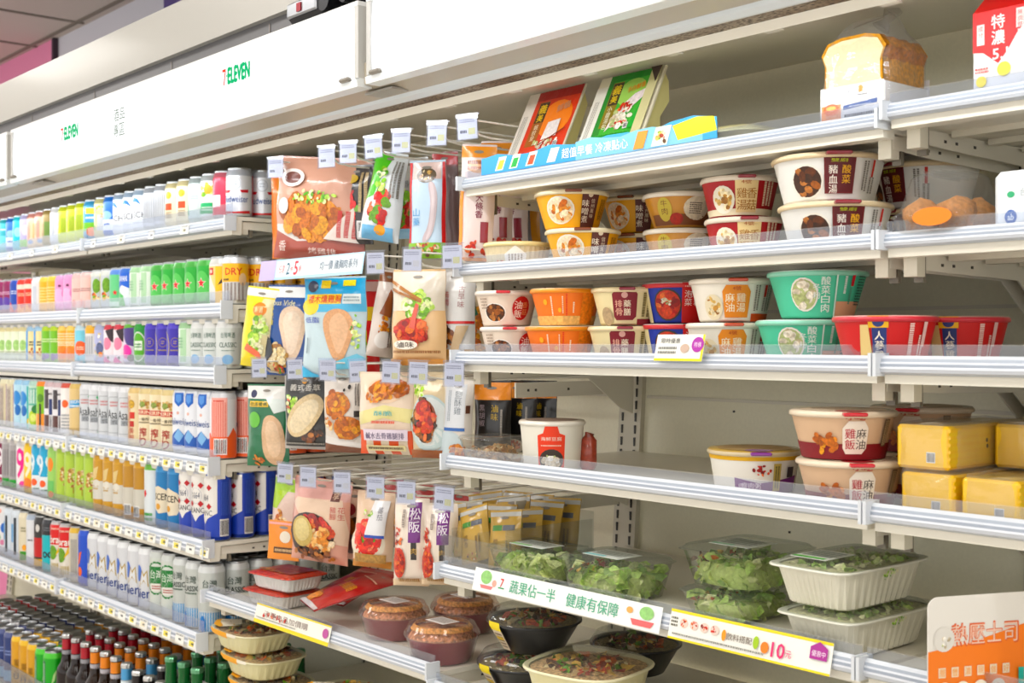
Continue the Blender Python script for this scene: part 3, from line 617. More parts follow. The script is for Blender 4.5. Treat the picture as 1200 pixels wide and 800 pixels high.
can('m9', 'maroon and white can with big 9', T, 'f2eef0', [('r', -22, 40, 22, 146, '7c1a44'), ('t', '9', 0, 96, 26, 70, 'f4eef2', .04), ('e', 0, 22, 12, 10, 'c02a60')], neck='e0d8dc')
can('grey9', 'grey can with green leaf', T, 'a9a4a4', [('r', -24, 8, 10, 34, '2f9a3c'), ('X', -18, 44, 16, 130, 4, '8a8486')], neck='c8c4c4')
can('mag9', 'white can with big magenta 9', T, 'f2f0f0', [('t', '9', 0, 94, 32, 96, 'ee2a94', .05), ('e', 10, 26, 12, 10, 'f05aa8')], neck='dcdcdc')
can('ye9', 'yellow and orange can with digit', T, 'f6ce2c', [('t', '9', 0, 94, 30, 80, 'fdf4d8', .05), ('e', -2, 34, 18, 18, 'f08a24')])
can('b9', 'sky blue and white can with digit', T, 'eef4f6', [('r', -46, 66, 46, 160, '35a6cf'), ('t', '9', -14, 100, 26, 66, 'eaf4f8', .05), ('t', '9', 22, 100, 26, 66, 'eaf4f8', .05), ('e', -4, 44, 13, 11, 'ee6a3c'), ('t', 'Combu', 8, 24, 32, 9, '2f6a50', .02)], neck='2f9cc8')
can('grorg', 'green can with orange oval', T, 'a4d078', [('e', -6, 110, 12, 22, 'f2902c'), ('r', -20, 10, 8, 60, '78c070'), ('e', -4, 18, 12, 10, 'ee8430')])
can('lime9', 'lime green can with golden tree', T, 'b4cf62', [('r', 14, 34, 17, 60, 'a88a34'), ('f', 14, 84, 18, 34, 'noodle', 44, 6), ('X', -30, 20, -26, 140, 1, '7c9440')], neck='aac65c')
can('gold', 'gold can with white band', T, 'c99a2c', [('b', 38, 90, 'd9d6cc'), ('p', [(-14, 92), (2, 98), (10, 132), (-12, 124)], 'e0c890'), ('x', -12, 64, 10, 80, 2, 'c09c58'), ('e', 2, 84, 13, 10, 'e4e0d4')], neck='d9a83a')
can('goldside', 'gold can with barcode', T, 'b98a2c', [('b', 38, 90, 'd0ccc0'), ('g', 0, 30, 24, 30)], neck='d9a83a')
can('whgr', 'white can with green foot lettering', T, 'e2e8ea', [('t', 'Tak', -4, 24, 40, 26, '2f9c3c', .04), ('p', [(-20, 88), (-8, 96), (-4, 84), (-12, 74)], 'd83a3a')], neck='7cbc58')
can('bluesc', 'blue can with cream crest', T, '2878b0', [('p', [(-36, 106), (-10, 112), (16, 100), (36, 78), (16, 44), (-10, 40), (-38, 60)], 'e8dcc4'), ('t', 'SCEN', -2, 84, 48, 17, '3c3428', .03), ('e', -12, 58, 8, 8, 'd8a050'), ('g', 62, 26, 22, 30)], neck='4c94cc', turn=.1)
blanc = [('p', [(-36, 160), (-36, 70), (-10, 56), (0, 42), (10, 56), (36, 70), (36, 160)], 'ece8e2'), ('e', 0, 106, 17, 20, 'b4b4bc'), ('e', 0, 106, 15.5, 18.5, 'ece8e2'), ('t', '1664', 0, 107, 24, 16, '3c4460', .01), ('t', 'BLANC', 0, 70, 46, 13, '3a3c48', .01)] + [('p', [(x-8, y), (x, y+8), (x+8, y), (x, y-8)], 'b82832') for x, y in ((-14, 132), (14, 132), (-14, 86), (14, 86))]
can('blanc', 'cobalt blue and white can with red diamonds', T, '2440a8', blanc + [('g', 66, 34, 24, 42), ('X', 52, 64, 80, 146, 5, '4c68c4')], neck='dcdce0', turn=-.1)
can('blanc2', 'cobalt blue can turned to its barcode', T, '2440a8', [('p', [(x-36, 160), (x-36, 70), (x-10, 56), (x, 42), (x+10, 56), (x+36, 70), (x+36, 160)], 'ece8e2') for x in (-30,)] + [('t', 'BLANC', -30, 70, 46, 13, '3a3c48', .01), ('t', '1664', -30, 107, 24, 16, '3c4460', .01), ('p', [(-24, 132), (-16, 140), (-8, 132), (-16, 124)], 'b82832'), ('p', [(-24, 86), (-16, 94), (-8, 86), (-16, 78)], 'b82832'), ('X', 14, 64, 36, 146, 5, '4c68c4'), ('g', 24, 34, 24, 42)], neck='2a48ac', turn=-.1)
can('yw', 'yellow and white can', T, 'f2ecd0', [('r', -30, 30, 0, 140, 'f0dc20')], neck='e6e2d8')
can('pinkgreen', 'green can with pink fingers', T, '2f9a3c', [('e', x, 128, 5, 12, 'e8b0a0') for x in (-20, -4, 12, 26)] if 0 else [('e', -20, 128, 5, 12, 'e8b0a0'), ('e', -4, 130, 5, 12, 'e8b0a0'), ('e', 12, 130, 5, 12, 'e8b0a0'), ('r', -24, 104, 24, 112, '1f6a2c'), ('e', 22, 84, 7, 7, 'e8b0a0')], neck='3aa648')
can('whpink', 'white can with pink and blue blots', T, 'e6e6e8', [('e', -8, 148, 10, 8, 'ecb0a0'), ('e', 8, 92, 10, 16, '2f6ac0'), ('e', -10, 60, 8, 10, '8fc48c'), ('e', 4, 44, 9, 9, 'd88aa8')], neck='e4e4e6')
can('bluebk', 'white can with black stripe', T, 'd8e0e8', [('r', -8, 20, 2, 140, '28303c'), ('r', -24, 60, -10, 120, '7cb0dc')])
can('crgr2', 'cream can with green foot', T, 'e4dcc4', [('r', -14, 12, 14, 40, '4f9a3c'), ('e', 4, 52, 8, 10, 'f0a83c'), ('t', 'YU', 0, 110, 18, 18, '8a8468', .02)])
can('white2', 'plain white can', T, 'e6e8ec', [('t', 'one', 0, 84, 18, 9, '54585e', .02)], neck='a9b4c4')
can('blkred', 'black and red can', T, '2e2c2c', [('b', 40, 100, 'c03020'), ('b', 12, 34, 'e8b63a'), ('e', 0, 130, 8, 12, 'd8d4d0')])
can('blkteal', 'black and turquoise can', T, '3cb8c0', [('b', 116, 152, '28282c'), ('x', -16, 128, 16, 142, 2, '70747a'), ('t', 'OO', 0, 56, 36, 18, '1f2a2e', .06)], neck='33343a')
can('brau', 'red and white can with bold lettering', T, 'ece6dc', [('b', 96, 156, 'd3242a'), ('p', [(20, 96), (60, 96), (60, 110), (38, 86)], 'd3242a'), ('t', 'brau', -2, 112, 46, 22, 'f8f2ec', .05), ('t', 'BIER', -4, 144, 38, 9, 'f2c8b8', .04), ('e', -14, 72, 16, 22, '6c9a34', .4), ('p', [(-4, 62), (10, 96), (40, 106), (26, 92)], 'e8c23c'), ('X', -20, 14, 20, 40, 6, 'c8b06a')], neck='c8c0c0')
can('cream6', 'cream and yellow topped can', T, 'dcd4c0', [('X', -12, 20, 12, 130, 4, '8a8a90')], neck='d8b45a')
can('blueorg', 'royal blue can with orange strokes', T, '2a50c0', [('p', [(-12, 60), (-2, 70), (6, 104), (-6, 96)], 'e8703c'), ('e', -2, 44, 9, 14, 'e8703c')])
can('wier', 'white silver can with blue lettering', T, 'dcdee2', [('p', [(-30, 12), (-22, 70), (-10, 12)], '3860b8'), ('e', -10, 98, 12, 22, '3f6cc4'), ('p', [(-8, 60), (2, 108), (8, 96), (18, 108), (22, 62), (8, 78)], 'b8a068'), ('p', [(-5, 62), (3, 102), (8, 88), (16, 102), (19, 64), (8, 82)], 'e4e6e8'), ('t', 'Bier', 2, 46, 50, 26, '1f3c84', .03), ('p', [(26, 10), (34, 60), (46, 60), (50, 10)], '9098a4')], neck='e6e8ea')
can('twgreen', 'silver can with green arch label', T, 'd3d8d2', [('e', 4, 96, 34, 44, '1f7a3a'), ('e', 4, 96, 29, 39, 'd3d8d2'), ('r', -25, 80, 36, 126, '1f7a3a'), ('t', '台灣', 5, 106, 40, 22, 'e4ece2', .02), ('r', -12, 62, 26, 82, 'e8e6e0'), ('t', 'BEER', 7, 72, 30, 12, 'a83c30', .03), ('x', -34, 30, -24, 130, 8, 'd08a80')], neck='c8ccc8')
can('cls', 'tall silver beer can with green lettering and blue foot', T, 'c6cac6', [('r', -34, 6, 34, 52, '4c96cc', .1), ('X', -34, 6, 34, 56, 11, 'd0d6da'), ('t', '台灣', 0, 122, 36, 19, '3a4c42', .02), ('t', 'CLASSIC', 0, 100, 52, 13, '24352e', .03), ('x', -22, 84, 20, 92, 1, '54685c'), ('e', -18, 24, 8, 20, '2f78c0')], neck='d3d6d5')
can('tred', 'red can with white frame', T, 'b8202a', [('r', -16, 50, 16, 120, 'e8e0d8'), ('r', -12, 56, 12, 114, 'b8202a'), ('x', -14, 14, 14, 40, 3, 'e8b0a8')])
can('tblk', 'black can with white label', T, '26262a', [('r', -12, 40, 12, 110, 'd8d4d0'), ('x', -9, 50, 9, 100, 3, 'b83028')], neck='d8d8da')
can('tnavy', 'navy blue can with pale base', T, '2c3c74', [('b', 10, 44, '7fb4d4'), ('t', 'ICE', 0, 100, 26, 20, '8c9cd0', .02)], neck='4c5480')
can('tyel', 'golden yellow can', T, 'd9a526', [('t', 'YEBISU', 0, 66, 16, 70, 'a0761c', .0), ('t', 'U', -2, 40, 18, 18, '4c3a1c', .03)], neck='e0b84c')
can('thei', 'tall green can with big script', T, '3aa83c', [('r', -34, 14, -14, 140, '2a7a48'), ('X', -32, 18, -16, 132, 3, 'a8d8b0'), ('t', 'Hei', 4, 46, 24, 44, 'c8ecb8', .04), ('p', [(6, 70), (12, 100), (22, 116), (16, 84)], 'c4e8a4'), ('b', 10, 14, '1c3a24')], neck='5cc04c')
LN = {
 (1, 0): 'teal teal blue cyan lilac peach peach brown white lime lime lime rainbow', (2, 0): 'floral blue sch sch sch silver silver creamyel creamyel pale fruit budred bud',
 (1, 1): 'teal maroon maroon navy red red white yellow yellow pink pink ltpink ltpink', (2, 1): 'lemon lemon green twblue whgreen whgreen hein hein hein hein hein drya dry',
 (1, 2): 'teal maroon crgreen crgreen crgreen crgreen whyel whyel greenpur greenpur orgyel orgyel orgcirc', (2, 2): 'whorange lavender pinkblk pinkblk purpink grnoval purple purple purple whgreen classic classic classic',
 (1, 3): 'tan blky blky crlilac crlilac blteal blteal limecan limeorg blkwh blkwh whdot tan', (2, 3): 'asahi asahi asahi asahi asahi kirinside kirin kirin kirin weiss weiss weiss peachweiss',
 (1, 4): 'y9 y9 m9 m9 grey9 grey9 mag9 ye9 b9 b9 grorg lime9 lime9', (2, 4): 'lime9 lime9 gold gold gold goldside goldside whgr bluesc bluesc blanc blanc blanc2',
 (1, 5): 'yw pinkgreen pinkgreen whpink whpink bluebk bluebk crgr2 white2 blkred blkteal brau brau', (2, 5): 'cream6 blueorg wier wier wier wier wier wier twgreen twgreen cls cls cls',
 (0, 0): 'teal '*13, (0, 1): 'maroon '*13, (0, 2): 'crgreen '*13, (0, 3): 'blky '*13, (0, 4): 'y9 '*13, (0, 5): 'yw '*13,
 (1, 6): 'tred tred tred tblk tblk tblk tnavy tnavy tyel tyel tyel thei thei'}
DECK = EYE - 1.092
b = MB('enamel'); b.prism([(1.348, DECK-.02), (1.348, DECK), (1.855, DECK), (1.855, DECK-.02)], BX[0], BX[4]-.01, 'b9b4a6')
dk = b.build('bottom_deck'); tag(dk, 'cream bottom deck tray of the cooler under the bottles', 'deck tray')
b = MB('clear'); b.box(BX[0], BX[3]-.01, 1.349, 1.352, DECK+.0005, DECK+.075, 'e8edf5')
c = Canvas(b, flat_map((-2.78, 1.3488, DECK), (1, 0, 0), (0, 0, 1)), m='print', off=.0004)
for i in range(11): c.text('鮮', -880+i*76, 60, 22, 22, 'd8d4d0', .01) if i % 2 else c.text('飲', -880+i*76, 60, 22, 22, 'd8d4d0', .01)
tag(b.build('deck_guard'), 'clear plastic guard with white lettering in front of the bottles', 'shelf guard')
PLACES = []
pitch = .914/13
for (bi, k), names in LN.items():
    names = names.split(); x0 = BX[bi]
    sz, yf = SURF[bi, k] if k < 6 else (DECK, 1.345)
    for i, nm in enumerate(names):
        tall = D[nm]['h'] > .15
        if bi == 0: rows = 1 if k < 3 else 2
        elif k < 3: rows = 2
        elif k == 3: rows = 2
        elif k == 4: rows = 3
        elif k == 5: rows = 4
        else: rows = 5
        if bi == 2 and i == 12: rows = 6
        if bi == 2 and i == 11: rows = max(rows, 3)
        if bi == 0 and i < 7: continue
        for j in range(rows):
            X = x0+.006+pitch*(i+.5)*.987; Y = yf+.041+j*.0665
            PLACES.append(((X, Y, sz+.0006), nm, bi, k, i, j, names))
def seen(p):
    (X, Y, z), nm, bi, k, i, j, names = p
    return (0 if j == 0 or (bi == 2 and i == 12) else 1 if j == 1 and k > 3 else 2 if k > 3 else 3) * 100 + fwd(X, Y)
PLACES.sort(key=seen)
BAYN = {0: 'farthest-left bay', 1: 'far-left bay', 2: 'near-left bay'}
SHN = ['top shelf', 'second shelf', 'third shelf', 'fourth shelf', 'fifth shelf', 'sixth shelf', 'bottom deck']
NTH = ['first', 'second', 'third', 'fourth', 'fifth', 'sixth', 'seventh', 'eighth', 'ninth', 'tenth', 'eleventh', 'twelfth', 'thirteenth']
ROWN = ['front row', 'second row', 'third row', 'fourth row', 'fifth row', 'rearmost row']
cmesh = {}; rnd = random.Random(11)
TURN = math.radians(38)
for n, ((X, Y, z), nm, bi, k, i, j, names) in enumerate(PLACES):
    d = D[nm]
    if nm not in cmesh: cmesh[nm] = (can_mesh(d).mesh('beverage_can'), can_mesh(d) if 0 else None)
    if n >= 298: break
    last = bi == 2 and i == 12
    o = put('beverage_can', cmesh[nm][0], None, (X, Y, z), (0, 0, (.95 if last else TURN*(.55 if bi == 2 else .9)) + rnd.uniform(-.16, .16)))
    if fwd(X, Y) < 5.2: put('can_lid', LID, o, (0, 0, d['h']))
    same = [q for q in range(13) if names[q] == nm]; w = ''
    if len(same) > 1: w = ', ' + NTH[same.index(i)] + (' of %s alike' % ['', '', 'two', 'three', 'four', 'five', 'six'][len(same)] if len(same) < 7 else ' from left')
    lab = '%s, %s %s, %s%s' % (d['look'], BAYN[bi], SHN[k], ROWN[j], w)
    if len(lab.split()) > 16: lab = '%s, %s %s, %s%s' % (d['look'], BAYN[bi].replace('-', ''), SHN[k], ROWN[j].replace(' row', ''), w.split(' of ')[0])
    if bi == 0: lab = '%s, %s %s' % (d['look'], BAYN[bi], SHN[k])
    tag(o, lab, 'drink can', 'drink cans on the %s, %s' % (SHN[k], BAYN[bi]))
# the cans hidden deeper in the lanes, seen only as tops and slivers
b = MB('can')
for (X, Y, z), nm, bi, k, i, j, names in PLACES[298:]:
    d = D[nm]; H = d['h']; R = CR
    b.lathe([(R*.8, 0), (R, .01), (R, H-.02), (R*.86, H-.005), (R*.87, H), (R*.82, H-.004), (0, H-.004)], [d['base']]*3 + ['b4b8bc', 'b4b8bc', 'a4a8ac'], seg=18, mlist=['can', 'can', 'can', 'alu', 'alu', 'alu'], cx=X, cy=Y, cz=z)
o = b.build('beverage_can'); tag(o, 'mixed drink cans standing deeper in the lanes behind the front rows', 'drink cans', None); o['kind'] = 'stuff'

# ================================================================ GLASS BOTTLES
def bottle(d):
    H, R = d['H'], d['R']; nk = H*.64
    root = empty('glass_bottle'); b = MB('bottle')
    prof = [(R*.7, 0), (R*.95, .003), (R, .01), (R, H*.50), (R*.93, H*.57), (R*.6, nk), (.0155, H*.74), (.0138, H*.90), (.0146, H*.935), (.0138, H-.012)]
    b.lathe(prof, d['glass'], seg=20); c = Canvas(b, lathe_map(R, R, H), m='print', W=2*PI*R*1000, step=6.); c.ops(d['ops'])
    if d['foil']:
        b.lathe([(.0152, H*.80), (.0150, H*.93)], d['foil'], seg=16, m='can'); b.lathe([(.0156, H*.70), (.0156, H*.79)], d['collar'], seg=16, m='print')
    c2 = Canvas(b, lambda u, v, off: ((.0170+off)*math.sin(u/.017), -(.0170+off)*math.cos(u/.017), v), step=5.)
    if d.get('slash'):
        c3 = Canvas(b, lambda u, v, off: ((R*.60+ (nk-v)*.22 +off+.001)*math.sin(u/.022), -(R*.60+(nk-v)*.22+off+.001)*math.cos(u/.022), v), step=5.)
        c3.poly([(-24, nk*1000+12), (-24, nk*1000-8), (0, nk*1000-34), (24, nk*1000-8), (24, nk*1000+12), (0, nk*1000-16)], 'c22c26'); c3.ell(8, nk*1000-20, 10, 10, 'd8ccb8'); c3.ell(8, nk*1000-20, 7, 7, 'a8746a', .3)
        c3.poly([(-18, nk*1000+4), (-15, nk*1000+8), (-2, nk*1000-10), (-4, nk*1000-14)], 'd6e4cc')
    b.build('glass_body', root)
    k = MB('alu'); k.lathe([(.0150, -.010), (.0152, -.002), (.0135, .0015), (0, .002)], d['cap'], seg=21, ripple=(0, 1, .0006)); k.build('bottle_cap', root, (0, 0, H-.004))
    return root
BOT = [
 ('brown bottle with dark red foil neck', 3, dict(H=.232, R=.031, glass='1e1210', foil='a81f34', collar='9a9aa0', cap='c6c8ca', ops=[('r', -26, 30, 26, 90, '5a1f50'), ('t', 'DARK', 0, 60, 36, 14, 'c8a8c0', .02)])),
 ('brown bottle with orange foil neck', 3, dict(H=.232, R=.031, glass='241408', foil='e88f1c', collar='b6b2b8', cap='d3d5d6', ops=[('r', -28, 30, 28, 92, '6a3a1c'), ('t', 'HELLES', 0, 62, 40, 14, 'd8b880', .02)])),
 ('clear bottle with blue white neck label', 1, dict(H=.228, R=.031, glass='9aa6aa', foil='5b9fd0', collar='e4ecf2', cap='d8dadb', ops=[('r', -28, 30, 28, 80, 'd8e4ec')])),
 ('black bottle with red sleeve', 2, dict(H=.222, R=.031, glass='140f10', foil='1c1718', collar='1c1718', cap='d8dadb', ops=[('r', -34, 80, 34, 124, 'd22c26'), ('r', -26, 108, 26, 118, 'ecd8cc'), ('t', 'ALE', 0, 96, 30, 14, 'f2d8c8', .03)])),
 ('black bottle with yellow sleeve', 1, dict(H=.222, R=.031, glass='171214', foil='1c1718', collar='2c3c5c', cap='d2d4d6', ops=[('b', 40, 116, 'e6cf26'), ('x', -20, 84, 20, 104, 3, '3a3424')])),
 ('tall green beer bottle with red sash label', 3, dict(H=.300, R=.0345, glass='0c5c26', foil=None, collar=None, slash=1, cap='6fae86', ops=[('r', -30, 30, 30, 110, 'e2dccc'), ('t', 'GOLD', 0, 84, 40, 16, 'b8302a', .03), ('f', 0, 56, 16, 16, 'red', 8)]))]
lane = 0; NB = 13
for bi, (look, cnt, d) in enumerate(BOT):
    proto = bottle(d)
    for q in range(cnt):
        for j in range(5):
            o = proto if (q == 0 and j == 0) else copy_tree(proto)
            X = BX[2]+.005+pitch*(lane+.5); Y = 1.393 + j*.071
            if bi == 5: X = BX[2]+.005+pitch*10+.002+.0715*(q+.45); Y = 1.388+j*.0715
            o.location = (X, Y, DECK+.0008); o.rotation_euler = (0, 0, TURN*.7+rnd.uniform(-.2, .2))
            tag(o, '%s, %s%s' % (look, ROWN[j], '' if cnt == 1 else ', %s of %s lanes' % (NTH[q], ['', '', 'two', 'three'][cnt])), 'bottle', 'glass bottles on the bottom deck')
        lane += 1
# ================================================================ BOWLS AND TUBS
def surf(bi, k): return SURF[bi, k][0] + .0005
bowlmesh = {}
def bowl(key, R, H, base, ops, lid='e9e2d6', tab=None, rim=None, taper=.70, turn=0., ring=None, ripple=None, dome=0, win=None, side='print'):
    """paper bowl: body with printed side, rolled rim, sealed lid with a pull tab"""
    root = empty('food_bowl'); r0 = R*taper; b = MB(side); hb = H-.006
    b.lathe([(0, .002), (r0*.9, .002), (r0*.96, 0), (r0, .003)], base, seg=44)
    b.lathe([(r0, .003), (R*.965, hb)], base, seg=44 if not ripple else 72, ripple=(0, 1, ripple) if ripple else None)
    c = Canvas(b, lathe_map(r0, R*.965, H-.006), W=2*PI*(r0+R*.965)/2*1000, step=6., tk=1.4, off=.0006 + (ripple or 0))
    c.ops(ops); b.build('bowl_body', root)
    b = MB('plastic'); b.lathe([(R*.965, -.004), (R, -.003), (R*1.01, 0), (R*.995, .003), (R*.95, .003), (R*.94, 0)], rim or lid, seg=44); b.build('bowl_rim', root, (0, 0, hb))
    b = MB('film' if not dome else 'clear')
    if dome: b.lathe([(R*1.0, 0), (R*.99, .004), (R*.9, dome*.75), (R*.8, dome), (0, dome)], 'f2f4f4', seg=40); b.box(-.03, .03, -.02, .02, dome+.0005, dome+.001, 'eeeeea', 'print')
    else:
        b.lathe([(R*.985, 0), (R*.97, .0015), (0, .001)], lid, seg=40)
        cc = Canvas(b, lambda u, v, off: (u, v, .0016+off), step=10.)
        cc.ell(0, 0, R*800, R*800, ring or lid)
        if tab: b.box(-R*.22, R*.22, -R*1.12, -R*.9, -.004, .001, tab, bev=.0015); b.lathe([(R*.3, .0022), (0, .0022)], tab, seg=16, cy=-R*.7)
    b.build('bowl_lid', root, (0, 0, hb+.003)); return root
def place(proto, used, px, Y, z, yaw, label, cat, group=None, dX=0):
    o = proto if not used else copy_tree(proto)
    o.location = (X_at(px, Y)+dX, Y, z); o.rotation_euler = (0, 0, yaw); tag(o, label, cat, group); return o
def sq(u, v, w, h, c): return ('r', u-w/2, v-h/2, u+w/2, v+h/2, c)
def stack(proto, px, Y, bi, k, n, H, labels, yaw=.8, cat='food bowl', group=None, dpx=None, used=False, z=None):
    z = z or surf(bi, k)
    for i in range(n):
        p = px + (dpx[i] if dpx else 0)
        place(proto, used or i > 0, p, Y, z + i*H, yaw + rnd.uniform(-.06, .06)*(i > 0), labels[i], cat, group)
YAW = math.radians(46)
def photo(cu, cv, ru, rv, pal, n, rim='f2ece0'): return [('e', cu, cv, ru*1.12, rv*1.12, rim), ('e', cu, cv, ru, rv, PAL[pal][-1], .3), ('f', cu, cv, ru*.95, rv*.95, pal, n)]
# second shelf ---------------------------------------------------------
B = bowl('y', .068, 0.069, 'f5b81e', photo(-24, 32, 24, 22, 'soup', 26) + [('r', 14, 2, 44, 64, '5a2f2a'), ('v', '味噌煮', 21, 50, 13, 'f6ead8', 1.05, .02), ('v', '信州風味', 34, 52, 8, 'e8d8c0'), ('e', 28, 58, 4, 4, 'e8d8c0'), ('X', 50, 16, 64, 52, 3, '8a5a1c')], lid='f2e6c8', tab='7a3c20', ring='f2c23c')
stack(B, 677, 1.545, 4, 1, 2, 0.0695, ['yellow soup bowl with shrimp picture, lower of the front yellow pair', 'yellow soup bowl with shrimp picture, upper of the front yellow pair'], YAW, dpx=[6, -7], group='yellow soup bowls')
stack(B, 748, 1.70, 4, 1, 2, 0.0695, ['yellow soup bowl behind the front yellow pair, lower one', 'yellow soup bowl behind the front yellow pair, upper one'], YAW-.35, group='yellow soup bowls', used=True)
B = bowl('beige', .064, .055, 'e2d4b4', [('p', [(-18, 0), (-20, 30), (0, 46), (20, 30), (18, 0)], 'f6f2ea'), ('X', -14, 2, 14, 30, 5, '8a7a6a'), ('f', -30, 12, 10, 8, 'red', 8)], lid='ecdca8', ring='f0c440', ripple=.0007, taper=.84)
stack(B, 606, 1.53, 4, 1, 1, .05, ['beige ribbed cup with yellow lid rim beside the yellow bowls'], YAW, group=None)
B = bowl('noodle', .064, 0.061, 'c9914c', [('r', -60, 4, 60, 22, '7a4a2c'), ('e', 26, 32, 24, 20, 'e6dcc4', .2), ('x', 12, 22, 34, 42, 6, '4a3c30'), ('e', -30, 30, 13, 20, 'c8b45c'), ('v', '牛肉', -30, 46, 12, '6a3c20'), ('e', -10, 14, 12, 10, 'a83424', .3)], lid='efe6d6', side='film', rim='efe6d8')
stack(B, 797, 1.61, 4, 1, 2, 0.0615, ['brown clear-sided noodle bowl, lower one beside the yellow bowls', 'brown clear-sided noodle bowl, upper one beside the yellow bowls'], YAW, group='brown noodle bowls')
B = bowl('chk', .063, 0.065, 'a8202c', [('b', 2, 12, 'e9dcc0'), ('r', -16, 6, 18, 60, 'ead2a0'), ('v', '雞湯', -6, 44, 17, 'a8702c', 1.05, .01), ('v', '香菇', 9, 44, 17, 'a8702c', 1.05, .01), ('t', '4號', 0, 53, 14, 7, 'b0643c'), ('e', -36, 26, 19, 22, 'f2ead8'), ('f', -36, 26, 15, 18, 'noodle', 20), ('X', 26, 16, 46, 56, 3, 'ecd2b8')], lid='e9dccc', tab='8c2430', taper=.76)
stack(B, 868, 1.575, 4, 1, 2, 0.0655, ['red and cream chicken soup bowl, lower of two', 'red and cream chicken soup bowl, upper of two'], YAW, dpx=[4, -1], group='red and cream chicken bowls')
B = bowl('pig', .083, 0.07, 'eeece6', photo(-44, 28, 22, 22, 'brown', 16) + [('r', -18, 10, 24, 62, '6a1e20'), ('r', -16, 12, 22, 60, '5c181c'), ('v', '豬血湯', -6, 50, 13, 'f4ece0', 1.05, .02), ('v', '酸菜', 12, 50, 13, 'f0b848', 1.05, .02), ('t', '雙廚', 2, 56, 22, 5, 'c8d04a', .02), ('X', 36, 14, 46, 56, 2, '7a746c'), ('r', 52, 34, 56, 58, 'c83c34'), ('X', 48, 10, 60, 34, 2, '8a847c')], lid='ecdcc0', tab='8c2430', rim='ead6b4', taper=.78)
stack(B, 973, 1.553, 4, 1, 2, 0.0705, ['white blood-pudding soup bowl, lower of the front pair', 'white blood-pudding soup bowl, upper of the front pair'], YAW, dpx=[6, -2], group='large white soup bowls')
stack(B, 1084, 1.735, 4, 1, 2, 0.0705, ['large white soup bowl behind the muffin pack, lower one', 'large white soup bowl behind the muffin pack, upper one'], YAW-1.0, group='large white soup bowls', used=True)
# third shelf ----------------------------------------------------------
B = bowl('rice', .060, 0.066, 'eadbcc', photo(-18, 24, 20, 16, 'brown', 26, 'f4ece4') + [('e', 32, 32, 17, 22, 'b8242c'), ('v', '油飯', 26, 46, 16, 'f6e8dc', 1.0, .02), ('v', '香菇', 39, 44, 12, 'e8a070'), ('x', -46, 30, -30, 52, 4, 'a89484')], lid='f0e6dc', tab='c4323a', taper=.74)
stack(B, 594, 1.51, 4, 2, 2, 0.0665, ['pinkish white rice bowl with red round label, lower one', 'pinkish white rice bowl with red round label, upper one'], YAW, dpx=[6, 0], group='rice bowls')
B = bowl('or', .066, .066, 'f2842a', [('b', 0, 16, 'eab878', .3), ('r', 30, 2, 60, 62, 'e88a3c', .35), ('X', -24, 16, -20, 50, 1, 'fbe4c8'), ('X', 2, 16, 6, 54, 1, 'e0503c'), ('X', -4, 20, -1, 50, 1, 'fbe4c8'), ('e', -34, 40, 4, 5, 'f8b43c'), ('e', -8, 26, 3, 4, 'f8b43c'), ('X', 14, 20, 18, 40, 1, 'fbe4c8')], lid='f4d0a8', taper=.72, rim='f09a48')
stack(B, 664, 1.525, 4, 2, 2, 0.0665, ['orange food bowl, lower of two', 'orange food bowl, upper of two'], YAW, dpx=[-6, 0], group='orange bowls')
B = bowl('maroon', .062, 0.065, 'eddfb4', [('p', [(-20, 8), (-24, 14), (-24, 52), (-18, 58), (12, 58), (16, 52), (16, 14), (10, 8)], '7c1428'), ('v', '藥膳', 0, 42, 13, 'f2e4cc', 1.05, .02), ('v', '排骨', -14, 42, 13, 'e8b4a0', 1.05, .02), ('e', -4, 50, 5, 5, 'd8a8a0'), ('r', 18, 0, 62, 10, '7c1428'), ('X', 24, 14, 52, 54, 3, '6a5c34'), ('e', -38, 14, 12, 16, 'b8a080', .3)], lid='eeddb8', tab='8c2036', taper=.74)
stack(B, 735, 1.545, 4, 2, 2, 0.0655, ['cream bowl with maroon label plate, lower of two', 'cream bowl with maroon label plate, upper of two'], YAW, dpx=[-4, 0], group='cream and maroon bowls')
B = bowl('kimchi', .062, 0.068, '2438a0', [('r', -70, 0, -52, 62, 'eddfb4')] + photo(-16, 30, 22, 24, 'red', 24, '3a3430') + [('f', -16, 34, 12, 10, 'white', 8, 4), ('r', 8, 0, 46, 66, 'c8202c'), ('v', '泡菜', 18, 54, 13, 'f6e2dc', 1.05, .02), ('v', '冬粉', 33, 54, 13, 'f6e2dc', 1.05, .02), ('x', 12, 58, 40, 62, 1, 'f0c8c0')], lid='e8d8d8', rim='d8484c', taper=.76)
stack(B, 795, 1.585, 4, 2, 2, 0.0685, ['blue and red kimchi bowl, lower one behind the yellow tag', 'blue and red kimchi bowl, upper of two'], YAW-.1, dpx=[0, 0], group='blue and red bowls')
B = bowl('whor', .068, 0.068, 'f1ebdf', [('p', [(-20, 6), (-22, 46), (-16, 56), (14, 56), (20, 46), (18, 6)], 'e2902c'), ('v', '麻油', -11, 44, 15, 'f8e8cc', 1.0, .02), ('v', '雞湯', 6, 44, 15, 'f8e8cc', 1.0, .02), ('t', '4號', -1, 51, 12, 6, 'b04a2a'), ('r', 24, 0, 70, 12, 'd05a34'), ('e', -38, 22, 16, 20, 'e8dcc0'), ('f', -38, 22, 13, 16, 'noodle', 14), ('X', 26, 16, 36, 56, 2, '8a7c74'), ('X', 42, 16, 62, 56, 3, '9a8c84'), ('r', 44, 38, 49, 56, 'c04034')], lid='f1e8da', tab='c4502c', taper=.76)
stack(B, 858, 1.548, 4, 2, 2, 0.0685, ['white bowl with orange label plate, lower of two', 'white bowl with orange label plate, upper of two'], YAW, dpx=[-4, 0], group='white and orange bowls')
